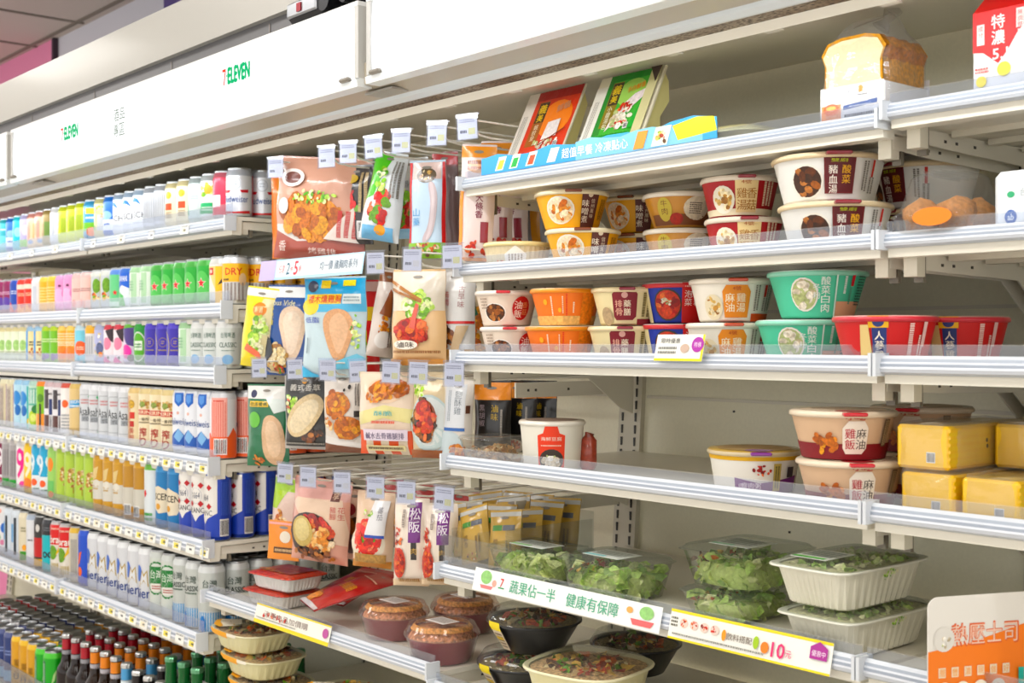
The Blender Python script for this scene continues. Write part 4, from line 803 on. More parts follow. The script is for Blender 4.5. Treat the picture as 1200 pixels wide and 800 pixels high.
B = bowl('mint', .074, 0.071, '64c8a4', photo(-32, 34, 18, 22, 'white', 22, 'f0ece4') + [('r', 14, 0, 62, 24, 'd8a888'), ('v', '酸菜白肉', -2, 60, 13, 'ecf6f0', 1.0, .02), ('v', '冬粉', -14, 50, 11, 'ecf6f0'), ('X', 22, 34, 28, 60, 1, 'ecf6f0'), ('r', 34, 46, 39, 62, 'c8343c'), ('X', 32, 20, 38, 44, 1, '5c9a80'), ('x', 46, 18, 62, 62, 11, '2c4a40'), ('r', 11, 0, 13, 63, 'd8f0e6')], lid='d8e8e0', rim='9ad8c0', taper=.72)
stack(B, 958, 1.555, 4, 2, 2, 0.0715, ['mint green bowl, lower one beside the red bowl', 'mint green bowl, upper of two'], YAW, dpx=[-14, 0], group='mint green bowls')
B = bowl('redb', .071, .074, 'c81f2a', [('r', -30, 0, -12, 72, '20306c'), ('r', -34, 56, -10, 72, 'e8b83c'), ('e', -22, 64, 7, 7, '2c3a74'), ('v', '人蔘雞湯', -21, 52, 13, 'f4ecdc', 1.0, .02), ('p', [(-50, 0), (-44, 60), (-34, 60), (-30, 0)], 'e2c890'), ('p', [(-16, 0), (-8, 14), (-4, 14), (-10, 0)], 'e8a83c'), ('X', 14, 14, 24, 62, 1, 'f0d0c8'), ('X', 30, 14, 40, 46, 2, 'f0d0c8'), ('r', 36, 30, 42, 64, 'ecc8c4')], lid='d8a8a0', rim='c8404a', taper=.74)
stack(B, 1037, 1.512, 4, 2, 1, .069, ['red soup bowl with navy and yellow panel, front one'], YAW, group='red soup bowls')
stack(B, 1122, 1.642, 5, 2, 1, .069, ['red soup bowl with navy and yellow panel, rear one on the right'], YAW-.1, group='red soup bowls', used=True)
# fourth shelf ---------------------------------------------------------
B = bowl('purple', .073, .066, 'f3efe6', [('b', 50, 57, 'e8b83c'), ('p', [(-40, 0), (-40, 24), (0, 16), (70, 26), (70, 0)], '6e2278'), ('v', '皮蛋', -30, 16, 10, 'f0e0f0'), ('t', '瘦肉粥', -14, 12, 30, 10, 'f0e0f0', .02), ('f', 4, 36, 16, 9, 'red', 16), ('r', 20, 4, 32, 46, 'c8b26c'), ('X', 22, 8, 30, 42, 2, '5c5a34'), ('r', 44, 24, 58, 40, '3a3034')], lid='c8a860', rim='d8c8a8', taper=.84, tab='8a3a98', ring='b09468')
stack(B, 884, 1.56, 4, 3, 1, .06, ['white and purple porridge bowl with golden lid on the fourth shelf'], YAW)
B = bowl('sesame', .075, 0.068, 'd8b89a', [('b', 0, 22, '7e1a24'), ('p', [(-10, 8), (-14, 16), (-14, 44), (-6, 54), (14, 54), (20, 44), (20, 16), (14, 8)], 'f2e8da'), ('v', '麻油', 11, 44, 15, '5a5048', 1.0, .01), ('v', '雞飯', -4, 44, 15, 'b83040', 1.0, .01), ('t', '小吃', 2, 59, 24, 7, 'b82c34', .05), ('f', -38, 24, 19, 17, 'chicken', 20), ('r', 44, 18, 54, 56, '6a5440'), ('X', 45, 20, 53, 54, 2, 'b8a080')], lid='e6d6c0', tab='c4323a', taper=.76)
stack(B, 988, 1.51, 4, 3, 2, 0.0685, ['pinkish beige sesame chicken bowl, lower of the front pair', 'pinkish beige sesame chicken bowl, upper of the front pair'], YAW, dpx=[8, 0], group='beige sesame chicken bowls')
stack(B, 1080, 1.685, 4, 3, 2, 0.0685, ['pinkish beige bowl behind the yellow toast packs, lower one', 'pinkish beige bowl behind the yellow toast packs, upper one'], YAW-.5, group='beige sesame chicken bowls', used=True)
B = bowl('soup', .060, .092, 'eae6da', [('p', [(-24, 4), (-24, 66), (-14, 70), (-10, 84), (10, 84), (14, 70), (24, 66), (24, 4)], 'e4502c'), ('t', '海鮮豆腐', 0, 60, 36, 7, 'f8dccc', .02), ('x', -18, 46, 18, 50, 1, 'f4ccb8'), ('e', 0, 22, 22, 20, '3c3028'), ('f', 0, 18, 20, 14, 'white', 30)], lid='dcd4c8', ring='8a7468', taper=.84, rim='eae6dc')
stack(B, 647, 1.515, 4, 3, 1, .06, ['white soup tub with orange label on the fourth shelf'], YAW)
# ---------------------------------------------------------------- boxes with printed faces
def pack(name, w, d, h, base, front=(), side=(), top=(), m='print', bev=.003, left=()):
    b = MB(m); b.box(-w/2, w/2, -d/2, d/2, 0, h, base, bev=bev)
    for ops, fn in ((front, flat_map((-w/2, -d/2, 0), (1, 0, 0), (0, 0, 1))), (side, flat_map((w/2, -d/2, 0), (0, 1, 0), (0, 0, 1))), (top, flat_map((-w/2, -d/2, h), (1, 0, 0), (0, 1, 0)))):
        Canvas(b, fn, m=m, step=14.).ops(ops)
    return b
def crinkle(x0, x1, y0, y1, z0, z1, amp, seed=0, n=7, m='wrap', pinch=1.):
    """thin crumpled film bag around something"""
    b = MB(m); P = []; sd = Vector((seed, seed*2, 0)); rings = 9
    for j in range(rings+1):
        t = j/rings; z = z0+(z1-z0)*t; k = 1 if t < .72 else 1-(1-pinch)*((t-.72)/.28)
        ps = []
        for i in range(28):
            a = 2*PI*i/28; q = (abs(math.cos(a))**5+abs(math.sin(a))**5)**(-1/5)
            x = (x0+x1)/2+(x1-x0)/2*q*math.cos(a)*(k if t > .72 else 1); y = (y0+y1)/2+(y1-y0)/2*q*math.sin(a)*k
            nn = noise.noise_vector(Vector((x*38, y*38, z*38))+sd)*amp*(.4+1.4*t)
            ps.append((x+nn.x, y+nn.y, z+nn.z*(t > .1)))
        P.append(b.pts(ps))
    for A, C2 in zip(P, P[1:]):
        for i in range(28): b.face((A[i], A[(i+1) % 28], C2[(i+1) % 28], C2[i]), 'fafafa')
    b.face(P[-1], 'fafafa'); return b
# milk carton
root = empty('milk_carton', (-.772, 1.515, surf(5, 0))); w = .092; h = .112
b = pack('c', w, .085, h, 'f2efe9', [('p', [(0, h*1000), (0, 62), (14, 60), (34, 44), (46, 58), (60, 80), (92, 108), (92, h*1000)], 'dc2c30'), ('v', '特濃', 34, 106, 19, 'f6ece6', 1.05, .03), ('t', '5.1', 37, 56, 20, 13, 'f6ece6', .04), ('p', [(6, 70), (6, 96), (16, 96), (16, 70)], 'f2dcd8'), ('v', '成分', 11, 94, 7, 'c83c3c'), ('p', [(58, 84), (58, 108), (68, 108), (68, 84)], 'f2dcd8'), ('v', '無調整', 63, 106, 7, 'c83c3c'), ('X', 58, 64, 68, 82, 1, 'f2dcd8'), ('e', 42, 36, 9, 9, 'eadc70'), ('e', 12, 24, 7, 7, 'e8d870'), ('x', 4, 34, 22, 42, 2, 'd86a6a')], bev=.0015)
c2 = b.pts([(-w/2, -.0425, h), (w/2, -.0425, h), (w/2, .0425, h), (-w/2, .0425, h), (-w/2, 0, h+.035), (w/2, 0, h+.035)])
for f in ((0, 1, 5, 4), (2, 3, 4, 5), (1, 2, 5), (3, 0, 4)): b.face([c2[i] for i in f], 'd42a2e')
b.box(-w/2, w/2, -.002, .002, h+.034, h+.048, 'd42a2e'); b.build('carton_body', root)
tag(root, 'red and white milk carton at the top right corner', 'milk carton')
# loaf of bread in a bag
z = surf(4, 0); root = empty('bread_loaf', (-1.0, 1.532, z)); w, d, h = .096, .105, .130
b = MB('matte'); prof = [(-w/2+.006, 0), (w/2-.006, 0), (w/2, .01), (w/2-.002, h*.72), (w/2+.004, h*.84), (w/2-.006, h*.96), (w*.2, h), (-w*.2, h), (-w/2+.006, h*.96), (-w/2-.004, h*.84), (-w/2+.002, h*.72), (-w/2, .01)]
n = len(prof); sl = 10; R_ = []
for j in range(sl+1):
    y = -d/2+d*j/sl; k = 1+.012*math.sin(j*2.3); R_.append(b.pts([(x*k, y, zz*k) for x, zz in prof]))
for A, C2 in zip(R_, R_[1:]):
    for i in range(n): b.face((A[i], A[(i+1) % n], C2[(i+1) % n], C2[i]), ['c98a3c', 'c07c30', 'd39a4c', 'b8742c'][i % 4] if i not in (5, 6, 7) else 'b06a24', a=.5, smooth=True)
b.face(R_[0], 'c8924a', a=.3); b.face(list(reversed(R_[-1])), 'c8924a')
b.build('crust', root)
c = MB('matte'); A = c.pts([(x*.93, -d/2-.001, .003+zz*.94) for x, zz in prof]); A2 = c.pts([(x*.93, -d/2+.004, .003+zz*.94) for x, zz in prof]); c.face(A, 'f6e8c0', a=.08)
for i in range(n): c.face((A[i], A2[i], A2[(i+1) % n], A[(i+1) % n]), 'f0dca4')
c.build('crumb_face', root)
l = MB('print'); l.box(-w/2-.003, w/2+.003, -d/2-.0036, -d/2-.0026, .001, .062, 'f2f1f0'); l.box(w/2+.0036, w/2+.0046, -d/2-.003, d/2, .001, .060, 'f0eff0')
l.box(-w/2-.003, w/2+.004, d/2+.003, d/2+.004, .001, .075, 'f0eff0')
cv = Canvas(l, flat_map((-w/2-.003, -d/2-.0036, .001), (1, 0, 0), (0, 0, 1)), step=14.)
cv.ops([('r', 2, 0, 34, 36, 'f0a070'), ('e', 18, 30, 13, 8, 'e8761e'), ('e', 18, 32, 8, 3, 'f6d070'), ('p', [(38, 27), (38, 33), (92, 37), (92, 31)], '24509a'), ('x', 48, 30, 84, 32, 1, 'dce4f0'), ('x', 40, 15, 92, 22, 1, '55565c'), ('e', 66, 53, 4, 5, 'f2a424'), ('t', '手工', 50, 50, 12, 7, 'b8bcc4'), ('x', 58, 44, 78, 46, 1, '3c3c44')])
l.build('paper_label', root)
g = crinkle(-w/2-.008, w/2+.009, -d/2-.008, d/2+.009, .0, h+.028, .006, 3, pinch=.5)
g.tube([(.01, 0, h+.016), (.016, .004, h+.026), (.024, .002, h+.034), (.03, 0, h+.040)], [.014, .006, .010, .014], 'f4f4f4', 'wrap', 9)
g.build('plastic_bag', root)
tag(root, 'bread loaf in a clear plastic bag with white paper label on the top shelf', 'bread')
# leaning dumpling packs
def lean_pack(px, w, top, col, ops, label, tray):
    X = X_at(px, 1.50)+w/2; root = empty('frozen_pack', (X, 1.495, surf(4, 0)+.020), (math.radians(-26), 0, 0)); h = .172
    if tray:
        t = MB('plastic'); t.prism([(.004, .004), (.004, h-.012), (.018, h-.02), (.034, h-.05), (.026, h*.5), (.038, h*.36), (.032, .02), (.012, .004)], -w/2+.006, w/2-.004, 'e6dfa6'); t.build('plastic_tray', root)
    else:
        t = MB('plastic'); t.prism([(.004, .004), (.004, h-.012), (.022, h-.03), (.03, .03), (.012, .004)], -w/2+.006, w/2-.006, 'e0d49a'); t.build('plastic_tray', root)
    b = MB('film'); b.box(-w/2, w/2, -.002, .003, 0, h, 'ece6d0', bev=.001); Canvas(b, flat_map((-w/2, -.002, 0), (1, 0, 0), (0, 0, 1)), m='film', step=30.).ops(ops)
    b.build('printed_sleeve', root); tag(root, label, 'food pack')
W = 150
lean_pack(673, .155, 0, 'green', [('r', 0, 2, 28, 150, 'efece2'), ('X', 6, 6, 18, 120, 3, 'a8a49a'), ('r', 28, 0, 128, 46, '1f9a3c', .3), ('r', 28, 46, 128, 170, '4fb04a'), ('p', [(28, 46), (28, 170), (40, 170), (46, 46)], '2a8a3a'), ('r', 28, 156, 136, 170, '1f8a34'), ('e', 92, 128, 34, 28, 'a4d070'), ('r', 40, 60, 66, 154, '8a7a2c'), ('r', 42, 106, 66, 152, '3a2c20'), ('t', '義', 54, 138, 20, 20, 'e8c83c', .03), ('t', '美', 54, 118, 16, 16, 'e8c83c', .03), ('v', '小籠湯包', 53, 104, 12, 'f4ecd0', 1.0, .02), ('p', [(58, 50), (130, 116), (130, 130), (104, 122), (70, 92)], 'ecdfe0', .25), ('f', 92, 78, 30, 24, 'white', 28), ('f', 92, 96, 18, 12, 'red', 14), ('f', 96, 62, 24, 8, 'tomato', 10), ('p', [(112, 50), (128, 50), (128, 104)], '30a848'), ('t', '手作鮮香', 104, 134, 40, 12, 'd8903c', .04, .2), ('r', 104, 50, 114, 62, 'e8e8e8'), ('g', 109, 56, 9, 10), ('r', 128, 2, 150, 170, 'd8d0a4'), ('p', [(124, 170), (150, 170), (146, 136)], '40282c')],
          'large green dumpling pack leaning back on the top shelf', True)
lean_pack(590, .152, 0, 'red', [('r', 0, 2, 30, 170, 'efe8dc'), ('X', 6, 6, 20, 120, 3, 'a8a49a'), ('r', 30, 0, 150, 34, 'd22c1c', .3), ('r', 30, 34, 150, 170, 'd2481c'), ('r', 30, 150, 150, 170, 'a82018'), ('e', 100, 104, 44, 40, 'ee8a24'), ('r', 42, 48, 70, 146, 'a06020'), ('r', 44, 100, 70, 144, '3a2418'), ('t', '義', 57, 130, 20, 20, 'e8c83c', .03), ('t', '美', 57, 110, 16, 16, 'e8c83c', .03), ('v', '蝦餃皇', 56, 96, 12, 'f4e0c0', 1.0, .02), ('f', 96, 50, 42, 12, 'white', 28), ('p', [(84, 58), (88, 96), (120, 100), (122, 64)], 'ece4e0', .15), ('p', [(80, 48), (82, 46), (140, 76), (140, 79)], '8a3018'), ('t', '鮮蝦', 116, 126, 34, 16, 'c89070', .04, .2), ('g', 128, 46, 12, 12)],
          'large red dumpling pack leaning back on the top shelf', False)
# pale tray lying behind the flyer
b = MB('plastic'); b.lathe([(.05, 0), (.075, .004), (.086, .036), (.092, .038), (.094, .034), (.086, .040), (.078, .046), (0, .050)], 'e6dfae', seg=40, sq=6, sx=1.15, sy=.9, ripple=None)
tag(b.build('food_tray', None, (X_at(855, 1.60), 1.60, surf(4, 0)), (0, 0, 0)), 'pale yellow food tray lying behind the blue flyer on the top shelf', 'food tray')
# blue flyer clipped along the top rail
X0, X1 = X_at(562, 1.462), X_at(838, 1.462); L = (X1-X0)*1000
b = MB('print'); zz = surf(4, 0)
fl = Canvas(b, lambda u, v, off: (X0+u, SURF[4, 0][1]-.0012-off, EYE+.287+.0225+v), step=20.)
prf = [(0, 0)] + [(L*i/12, 30+5*math.sin(i*1.9)+(6 if i > 9 else 0)) for i in range(13)] + [(L, 0)]
fl.poly(prf, '4fa4e0'); fl.poly([(L*.45, 0)] + [(L*(.45+.5*i/8), 31+4*math.sin(i*1.7)) for i in range(9)] + [(L*.95, 0)], '8cc6ec'); fl.poly([(L*.86, 6), (L*.84, 30), (L*.93, 38), (L*.99, 34), (L, 12)], 'e8e04a')
for q, cl in ((.07, 'd8dc6a'), (.14, '3fae52'), (.22, 'e05a30'), (.32, 'dfe6d8')): fl.ops([('p', [(L*q, 4), (L*q+12, 28), (L*q+34, 28), (L*q+22, 4)], 'f0f0ea'), ('p', [(L*q+5, 6), (L*q+14, 22), (L*q+28, 22), (L*q+20, 6)], cl)])
fl.text('超值早餐 冷凍點心', L*.53, 15, L*.28, 17, 'f4f8fc', .03); fl.ops([('p', [(L*.69, 2), (L*.71, 30), (L*.75, 30), (L*.73, 2)], 'e8a058'), ('p', [(L*.76, 2), (L*.78, 32), (L*.84, 32), (L*.82, 2)], 'e6ecd8'), ('f', L*.80, 16, 14, 12, 'mixed', 10)])
n0 = len(b.f)
b.box(X0, X1, SURF[4, 0][1]-.0011, SURF[4, 0][1]-.0005, EYE+.3095, EYE+.3095+.026, '5aa8dc')
tag(b.build('promotional_flyer'), 'long blue promotional flyer standing along the front of the top shelf', 'flyer')
# muffins in a clear box, and white blue box
z = surf(5, 1); root = empty('muffin_pack', (-.872, 1.512, z)); w, d = .105, .115
b = MB('clear'); b.lathe([(.052, .001), (.056, .03), (.060, .032), (.058, .034)], 'f4f4f2', seg=32, sq=7, sx=1, sy=1.08)
b.lathe([(.060, .034), (.052, .04), (.040, .084), (.034, .090), (0, .090)], 'f4f4f2', seg=32, sq=5, sx=1, sy=1.08)
for x in (-.012, .0, .012): b.box(x-.0012, x+.0012, -.045, .045, .086, .092, 'f8f8f8')
b.build('clear_box', root)
for i, (x, y) in enumerate(((-.024, -.028), (.024, -.028), (-.024, .028), (.024, .028))):
    b = MB('matte'); b.lathe([(.017, .002), (.022, .03)], 'a86a34', seg=18, ripple=(0, 1, .0006), cx=x, cy=y, a=.3); b.blob((x, y, .036), (.025, .025, .022), 'b88458', .4); b.build('muffin', root)
b = MB('print'); b.lathe([(.0, .0005), (.02, .0005)], 'f08c2c', seg=18, sx=1.4, sy=.6); b.build('orange_sticker', root, (.012, -.0655, .03), (PI/2, 0, 0))
tag(root, 'clear box of brown muffins with orange sticker on the right second shelf', 'muffin pack')
b = pack('x', .13, .12, .082, 'eef1f2', [('e', 24, 52, 5, 4, '4aa878'), ('t', '台灣優格', 62, 54, 52, 10, 'b0b8bc', .0), ('e', 24, 24, 8, 9, '2a5ca8'), ('t', 'ab', 24, 24, 8, 8, 'e4ecf4', .03), ('r', 44, 16, 54, 32, '4aa060'), ('x', 60, 16, 100, 34, 4, 'a8aeb4')], bev=.007)
tag(b.build('yogurt_box', None, (X_at(1160, 1.47)+.066, 1.535, surf(5, 1))), 'white box with blue and green round marks at the right edge', 'box')
# yellow toast packs, fourth shelf right
z = surf(5, 3)
def toast(loc, seed, label, yaw=0):
    root = empty('toast_pack', loc, (0, 0, yaw)); w, d, h = .078, .225, .058
    b = pack('t', w, d, h, 'f6cb14', [('g', 52, 16, 13, 14)], [('x', 0, 6, 220, 52, 5, 'f8d640'), ('e', 96, 36, 3, 3, '2c2410'), ('e', 97, 28, 3, 3, '2c2410'), ('r', 4, 3, 220, 5, 'e0b010'), ('r', 4, 53, 220, 55, 'e8bc18')], [('r', 8, 10, 70, 200, 'f2d048'), ('x', 12, 40, 60, 140, 6, 'b89a30')], m='film', bev=.004)
    b.build('bread_sleeve', root)
    g = crinkle(-w/2-.004, w/2+.004, -d/2-.006, d/2+.004, .0, h+.003, .0025, seed); g.build('plastic_wrap', root)
    g = MB('wrap'); P = [(-.03, -d/2-.002, h*.85), (.03, -d/2-.002, h*.8), (.01, -d/2-.032, h*.3), (-.05, -d/2-.022, h*.2), (-.048, -d/2+.01, h*.5)]
    ix = g.pts(P); g.face((ix[0], ix[1], ix[2]), 'fafafa'); g.face((ix[0], ix[2], ix[3]), 'fafafa'); g.face((ix[0], ix[3], ix[4]), 'fafafa')
    tag(root, label, 'toast pack', 'yellow toast packs')
xx = X_at(1107, 1.475)-.039
toast((xx+.012, 1.59, z), 2, 'yellow toast pack, left one of the lower layer')
toast((xx+.102, 1.585, z), 8, 'yellow toast pack, right one of the lower layer')
toast((xx, 1.598, z+.0625), 5, 'yellow toast pack, top left one of the pile')
toast((xx+.085, 1.70, z+.0625), 9, 'yellow toast pack, top right one, farther back')
# ---------------------------------------------------------------- clear boxes of salad and other chilled food
def fill(cx, cy, z0, rx, ry, rz, pal, n, sz, name, root, sqr=True, m='print', seed=1):
    r = random.Random(seed); b = MB(m)
    for _ in range(n):
        x = r.uniform(-1, 1); y = r.uniform(-1, 1); zz = r.uniform(0, 1)
        if not sqr and x*x+y*y > 1: continue
        s = sz*r.uniform(.6, 1.2); c = Vector((cx+x*rx, cy+y*ry, z0+zz*rz)); R3 = Matrix.Rotation(r.uniform(0, 6), 3, 'Z') @ Matrix.Rotation(r.uniform(-1.3, 1.3), 3, 'X') @ Matrix.Rotation(r.uniform(-.8, .8), 3, 'Y')
        col = r.choice(PAL[pal]); q = []
        if pal in ('salad', 'leaf'): col = tuple(x*.68 + y*.32 for x, y in zip(lin(col), lin('f2f3c4')))
        for i in range(7):
            t = 2*PI*i/7; q.append(c + R3 @ Vector((s*math.cos(t)*r.uniform(.6, 1.2), s*.7*math.sin(t)*r.uniform(.6, 1.2), s*.28*math.sin(2*t+x))))
        ix = b.pts([c + R3 @ Vector((0, 0, s*.2))] + q)
        for i in range(7): b.face((ix[0], ix[1+i], ix[1+(i+1) % 7]), col, a=.35, smooth=True)
    return b.build(name, root)
def core(root, rx, ry, h, col, name='food_core'):
    b = MB('matte'); b.lathe([(rx*.84, .003), (rx*.97, h*.5), (rx*.9, h*.85), (0, h)], col, seg=24, sq=5, sy=ry/rx, a=.25); return b.build(name, root)
def clear_box(name, loc, yaw, w, d, h, label, cat, pal, extra=None, sticker=None, seed=1, group=None, core_col='cfdc9a'):
    root = empty(name, loc, (0, 0, yaw)); b = MB('clear')
    b.lathe([(0, .0008), (w*.40, .001), (w*.49, h*.86), (w*.525, h*.88), (w*.53, h*.9)], 'f2f5f2', seg=40, sq=8, sy=d/w); b.build('clear_base', root)
    b = MB('clear'); b.lathe([(w*.53, h*.905), (w*.50, h*.915), (w*.475, h), (0, h)], 'eef3f1', seg=40, sq=8, sy=d/w)
    b.lathe([(w*.5, h*.925), (w*.532, h*.925)], 'f8faf8', seg=40, sq=8, sy=d/w); b.build('clear_lid', root)
    core(root, w*.42, d*.42, h*.66, core_col)
    fill(0, 0, h*.10, w*.38, d*.38, h*.62, pal, 330, w*.10, 'salad_leaves', root, seed=seed)
    if extra: fill(-w*.2, -d*.1, h*.35, w*.2, d*.28, h*.4, extra, 70, w*.05, 'salad_topping', root, seed=seed+3)
    if sticker:
        s = MB('print'); s.box(-w*.3, w*.22, -d*.24, d*.2, h+.0004, h+.0011, 'eef3ee'); Canvas(s, flat_map((-w*.3, -d*.24, h+.0011), (1, 0, 0), (0, 1, 0)), step=20.).ops([('r', 2, 2, w*300, 12, sticker), ('x', 6, 16, w*460, d*380, 4, '9aa49c')]); s.build('lid_sticker', root)
    tag(root, label, cat, group); return root
z5 = surf(4, 4)
clear_box('salad_box', (X_at(633, 1.525), 1.525, z5), 0, .175, .125, .060, 'clear salad box behind the start of the white slogan strip', 'salad box', 'salad', sticker='a8d8a0', seed=4)
clear_box('salad_box', (X_at(722, 1.52), 1.52, z5), 0, .165, .135, .068, 'clear salad box with corn and dark seaweed, centre of fifth shelf', 'salad box', 'salad', 'mixed', 'a0dce0', seed=9)
clear_box('salad_box', (X_at(868, 1.56), 1.56, z5), 0, .13, .16, .046, 'clear salad box underneath another, left of white trays', 'salad box', 'salad', 'mixed', None, seed=14)
clear_box('salad_box', (X_at(876, 1.575), 1.575, z5+.0475), 0, .15, .17, .064, 'clear salad box on top of another, left of white trays', 'salad box', 'salad', 'mixed', 'b8e4c8', seed=19)
def paper_tray(loc, w, d, h, label, seed, clear_top=True, cc='e9e6d6', name='food_tray', group='cream ribbed food trays', food='leaf', yel=None):
    root = empty(name, loc); b = MB('plastic'); S_ = d/w
    b.lathe([(0, .001), (w*.36, .001), (w*.39, .004)], cc, seg=88, sq=7, sy=S_)
    b.lathe([(w*.39, .004), (w*.475, h*.9)], cc, seg=88, sq=7, sy=S_, ripple=(0, 0, .0011)); b.build('tray_base', root)
    b = MB('plastic'); b.lathe([(w*.475, h*.88), (w*.53, h*.90), (w*.535, h*.93), (w*.53, h*.95), (w*.47, h*.93)], 'efeee2', seg=60, sq=7, sy=S_); b.build('tray_rim', root)
    b = MB('matte'); b.lathe([(w*.47, h*.90), (0, h*.92)], 'd8d4b4', seg=40, sq=7, sy=S_, a=.5); b.build('food_core', root)
    fill(0, 0, h*.9, w*.38, d*.38, h*.08, food, 150, w*.06, 'food', root, seed=seed)
    b = MB('clear'); b.lathe([(w*.525, h*.955), (w*.47, h*.965), (w*.44, h*1.06), (0, h*1.07)], 'f0f4f0', seg=48, sq=7, sy=S_); b.build('clear_lid', root)
    b = MB('print'); b.box(-w*.36, w*.10, -d*.36, -d*.02, h*1.075, h*1.085, 'eef0ea'); Canvas(b, flat_map((-w*.36, -d*.36, h*1.085), (1, 0, 0), (0, 1, 0)), step=20).ops([('r', 2, 2, w*420, 12, '6cbc5c'), ('x', 6, 18, w*420, d*300, 4, '9aa49c')])
    b.build('lid_sticker', root); b = MB('print')
    Canvas(b, flat_map((w*.455, -d*.1, h*.62), (0, 1, 0), (.18, 0, 1)), step=20, off=.004).ops([('f', 24, 10, 22, 8, 'leaf', 14), ('f', 10, 6, 8, 6, 'leaf', 7)])
    b.build('side_sticker', root); tag(root, label, 'food tray', group)
paper_tray((-1.028, 1.533, z5), .13, .215, .058, 'cream ribbed food tray, lower of two, beside the orange card', 3)
paper_tray((-1.036, 1.525, z5+.0635), .13, .215, .062, 'cream ribbed food tray, upper of two, beside the orange card', 6)
# small clear tubs on the fourth shelf
root = empty('food_tub', (X_at(578, 1.50), 1.50, surf(4, 3))); b = MB('clear')
b.lathe([(0, .001), (.038, .001), (.048, .046), (.052, .048)], 'f4f2ea', seg=32, sq=6, sx=1.1); b.build('clear_base', root)
b = MB('clear'); b.lathe([(.052, .049), (.048, .054), (0, .054)], 'f4f4f0', seg=32, sq=6, sx=1.1); b.build('clear_lid', root)
fill(0, 0, .004, .034, .03, .03, 'pale', 120, .010, 'sliced_food', root, seed=2)
tag(root, 'small clear tub of pale food left of the white soup tub', 'food tub')
b = MB('film'); b.tube([(0, 0, .002), (0, 0, .01), (0, 0, .055), (0, .004, .066)], [.012, .016, .016, .009], '9a4434', seg=14, a=.3)
tag(b.build('sausage_pack', None, (X_at(689, 1.56), 1.56, surf(4, 3))), 'small reddish brown sausage pack behind the white soup tub', 'sausage pack')
# black bowls, lowest shelf
z6 = surf(4, 5)
def black_bowl(px, Y, z, label, yel=True, R=.088):
    root = empty('black_bowl', (X_at(px, Y), Y, z), (0, 0, .5)); b = MB('plastic')
    b.lathe([(0, .001), (R*.55, .001), (R*.62, .004), (R*.93, .050), (R*1.0, .054), (R*1.0, .058), (R*.92, .055)], '1d1d1f', seg=44); b.build('bowl_body', root)
    b = MB('clear'); b.lathe([(R*.99, .058), (R*.97, .062), (R*.86, .076), (R*.6, .083), (0, .083)], 'eef0ee', seg=44); b.build('clear_lid', root)
    b = MB('matte'); b.lathe([(R*.9, .052), (0, .056)], '8a7c58', seg=24, a=.8); b.build('food_core', root)
    fill(0, 0, .05, R*.62, R*.62, .012, 'mixed', 130, R*.14, 'food', root, False, seed=int(px))
    if yel:
        b = MB('print'); cc = Canvas(b, lambda u, v, off: ((R*(.62+.40*min(1, v/.054))+off+.0012)*math.sin(u/R), -(R*(.62+.40*min(1, v/.054))+off+.0012)*math.cos(u/R), v), step=8.)
        cc.grid(-66, 8, -36, 60, 'd8c8b0'); cc.grid(-66, 46, -36, 62, 'f2dc20'); cc.ops([('x', -62, 12, -40, 42, 5, '6a5444'), ('r', -64, 28, -40, 34, 'd8b830')])
        b.build('paper_band', root)
    tag(root, label, 'takeaway bowl', 'black bowls with clear lids')
black_bowl(614, 1.52, z6, 'black bowl with clear lid, lower one with yellow band'); black_bowl(626, 1.515, z6+.0845, 'black bowl with clear lid, upper one with yellow band')
black_bowl(745, 1.72, z6+.02, 'black bowl with clear lid, farther back on the right', False)
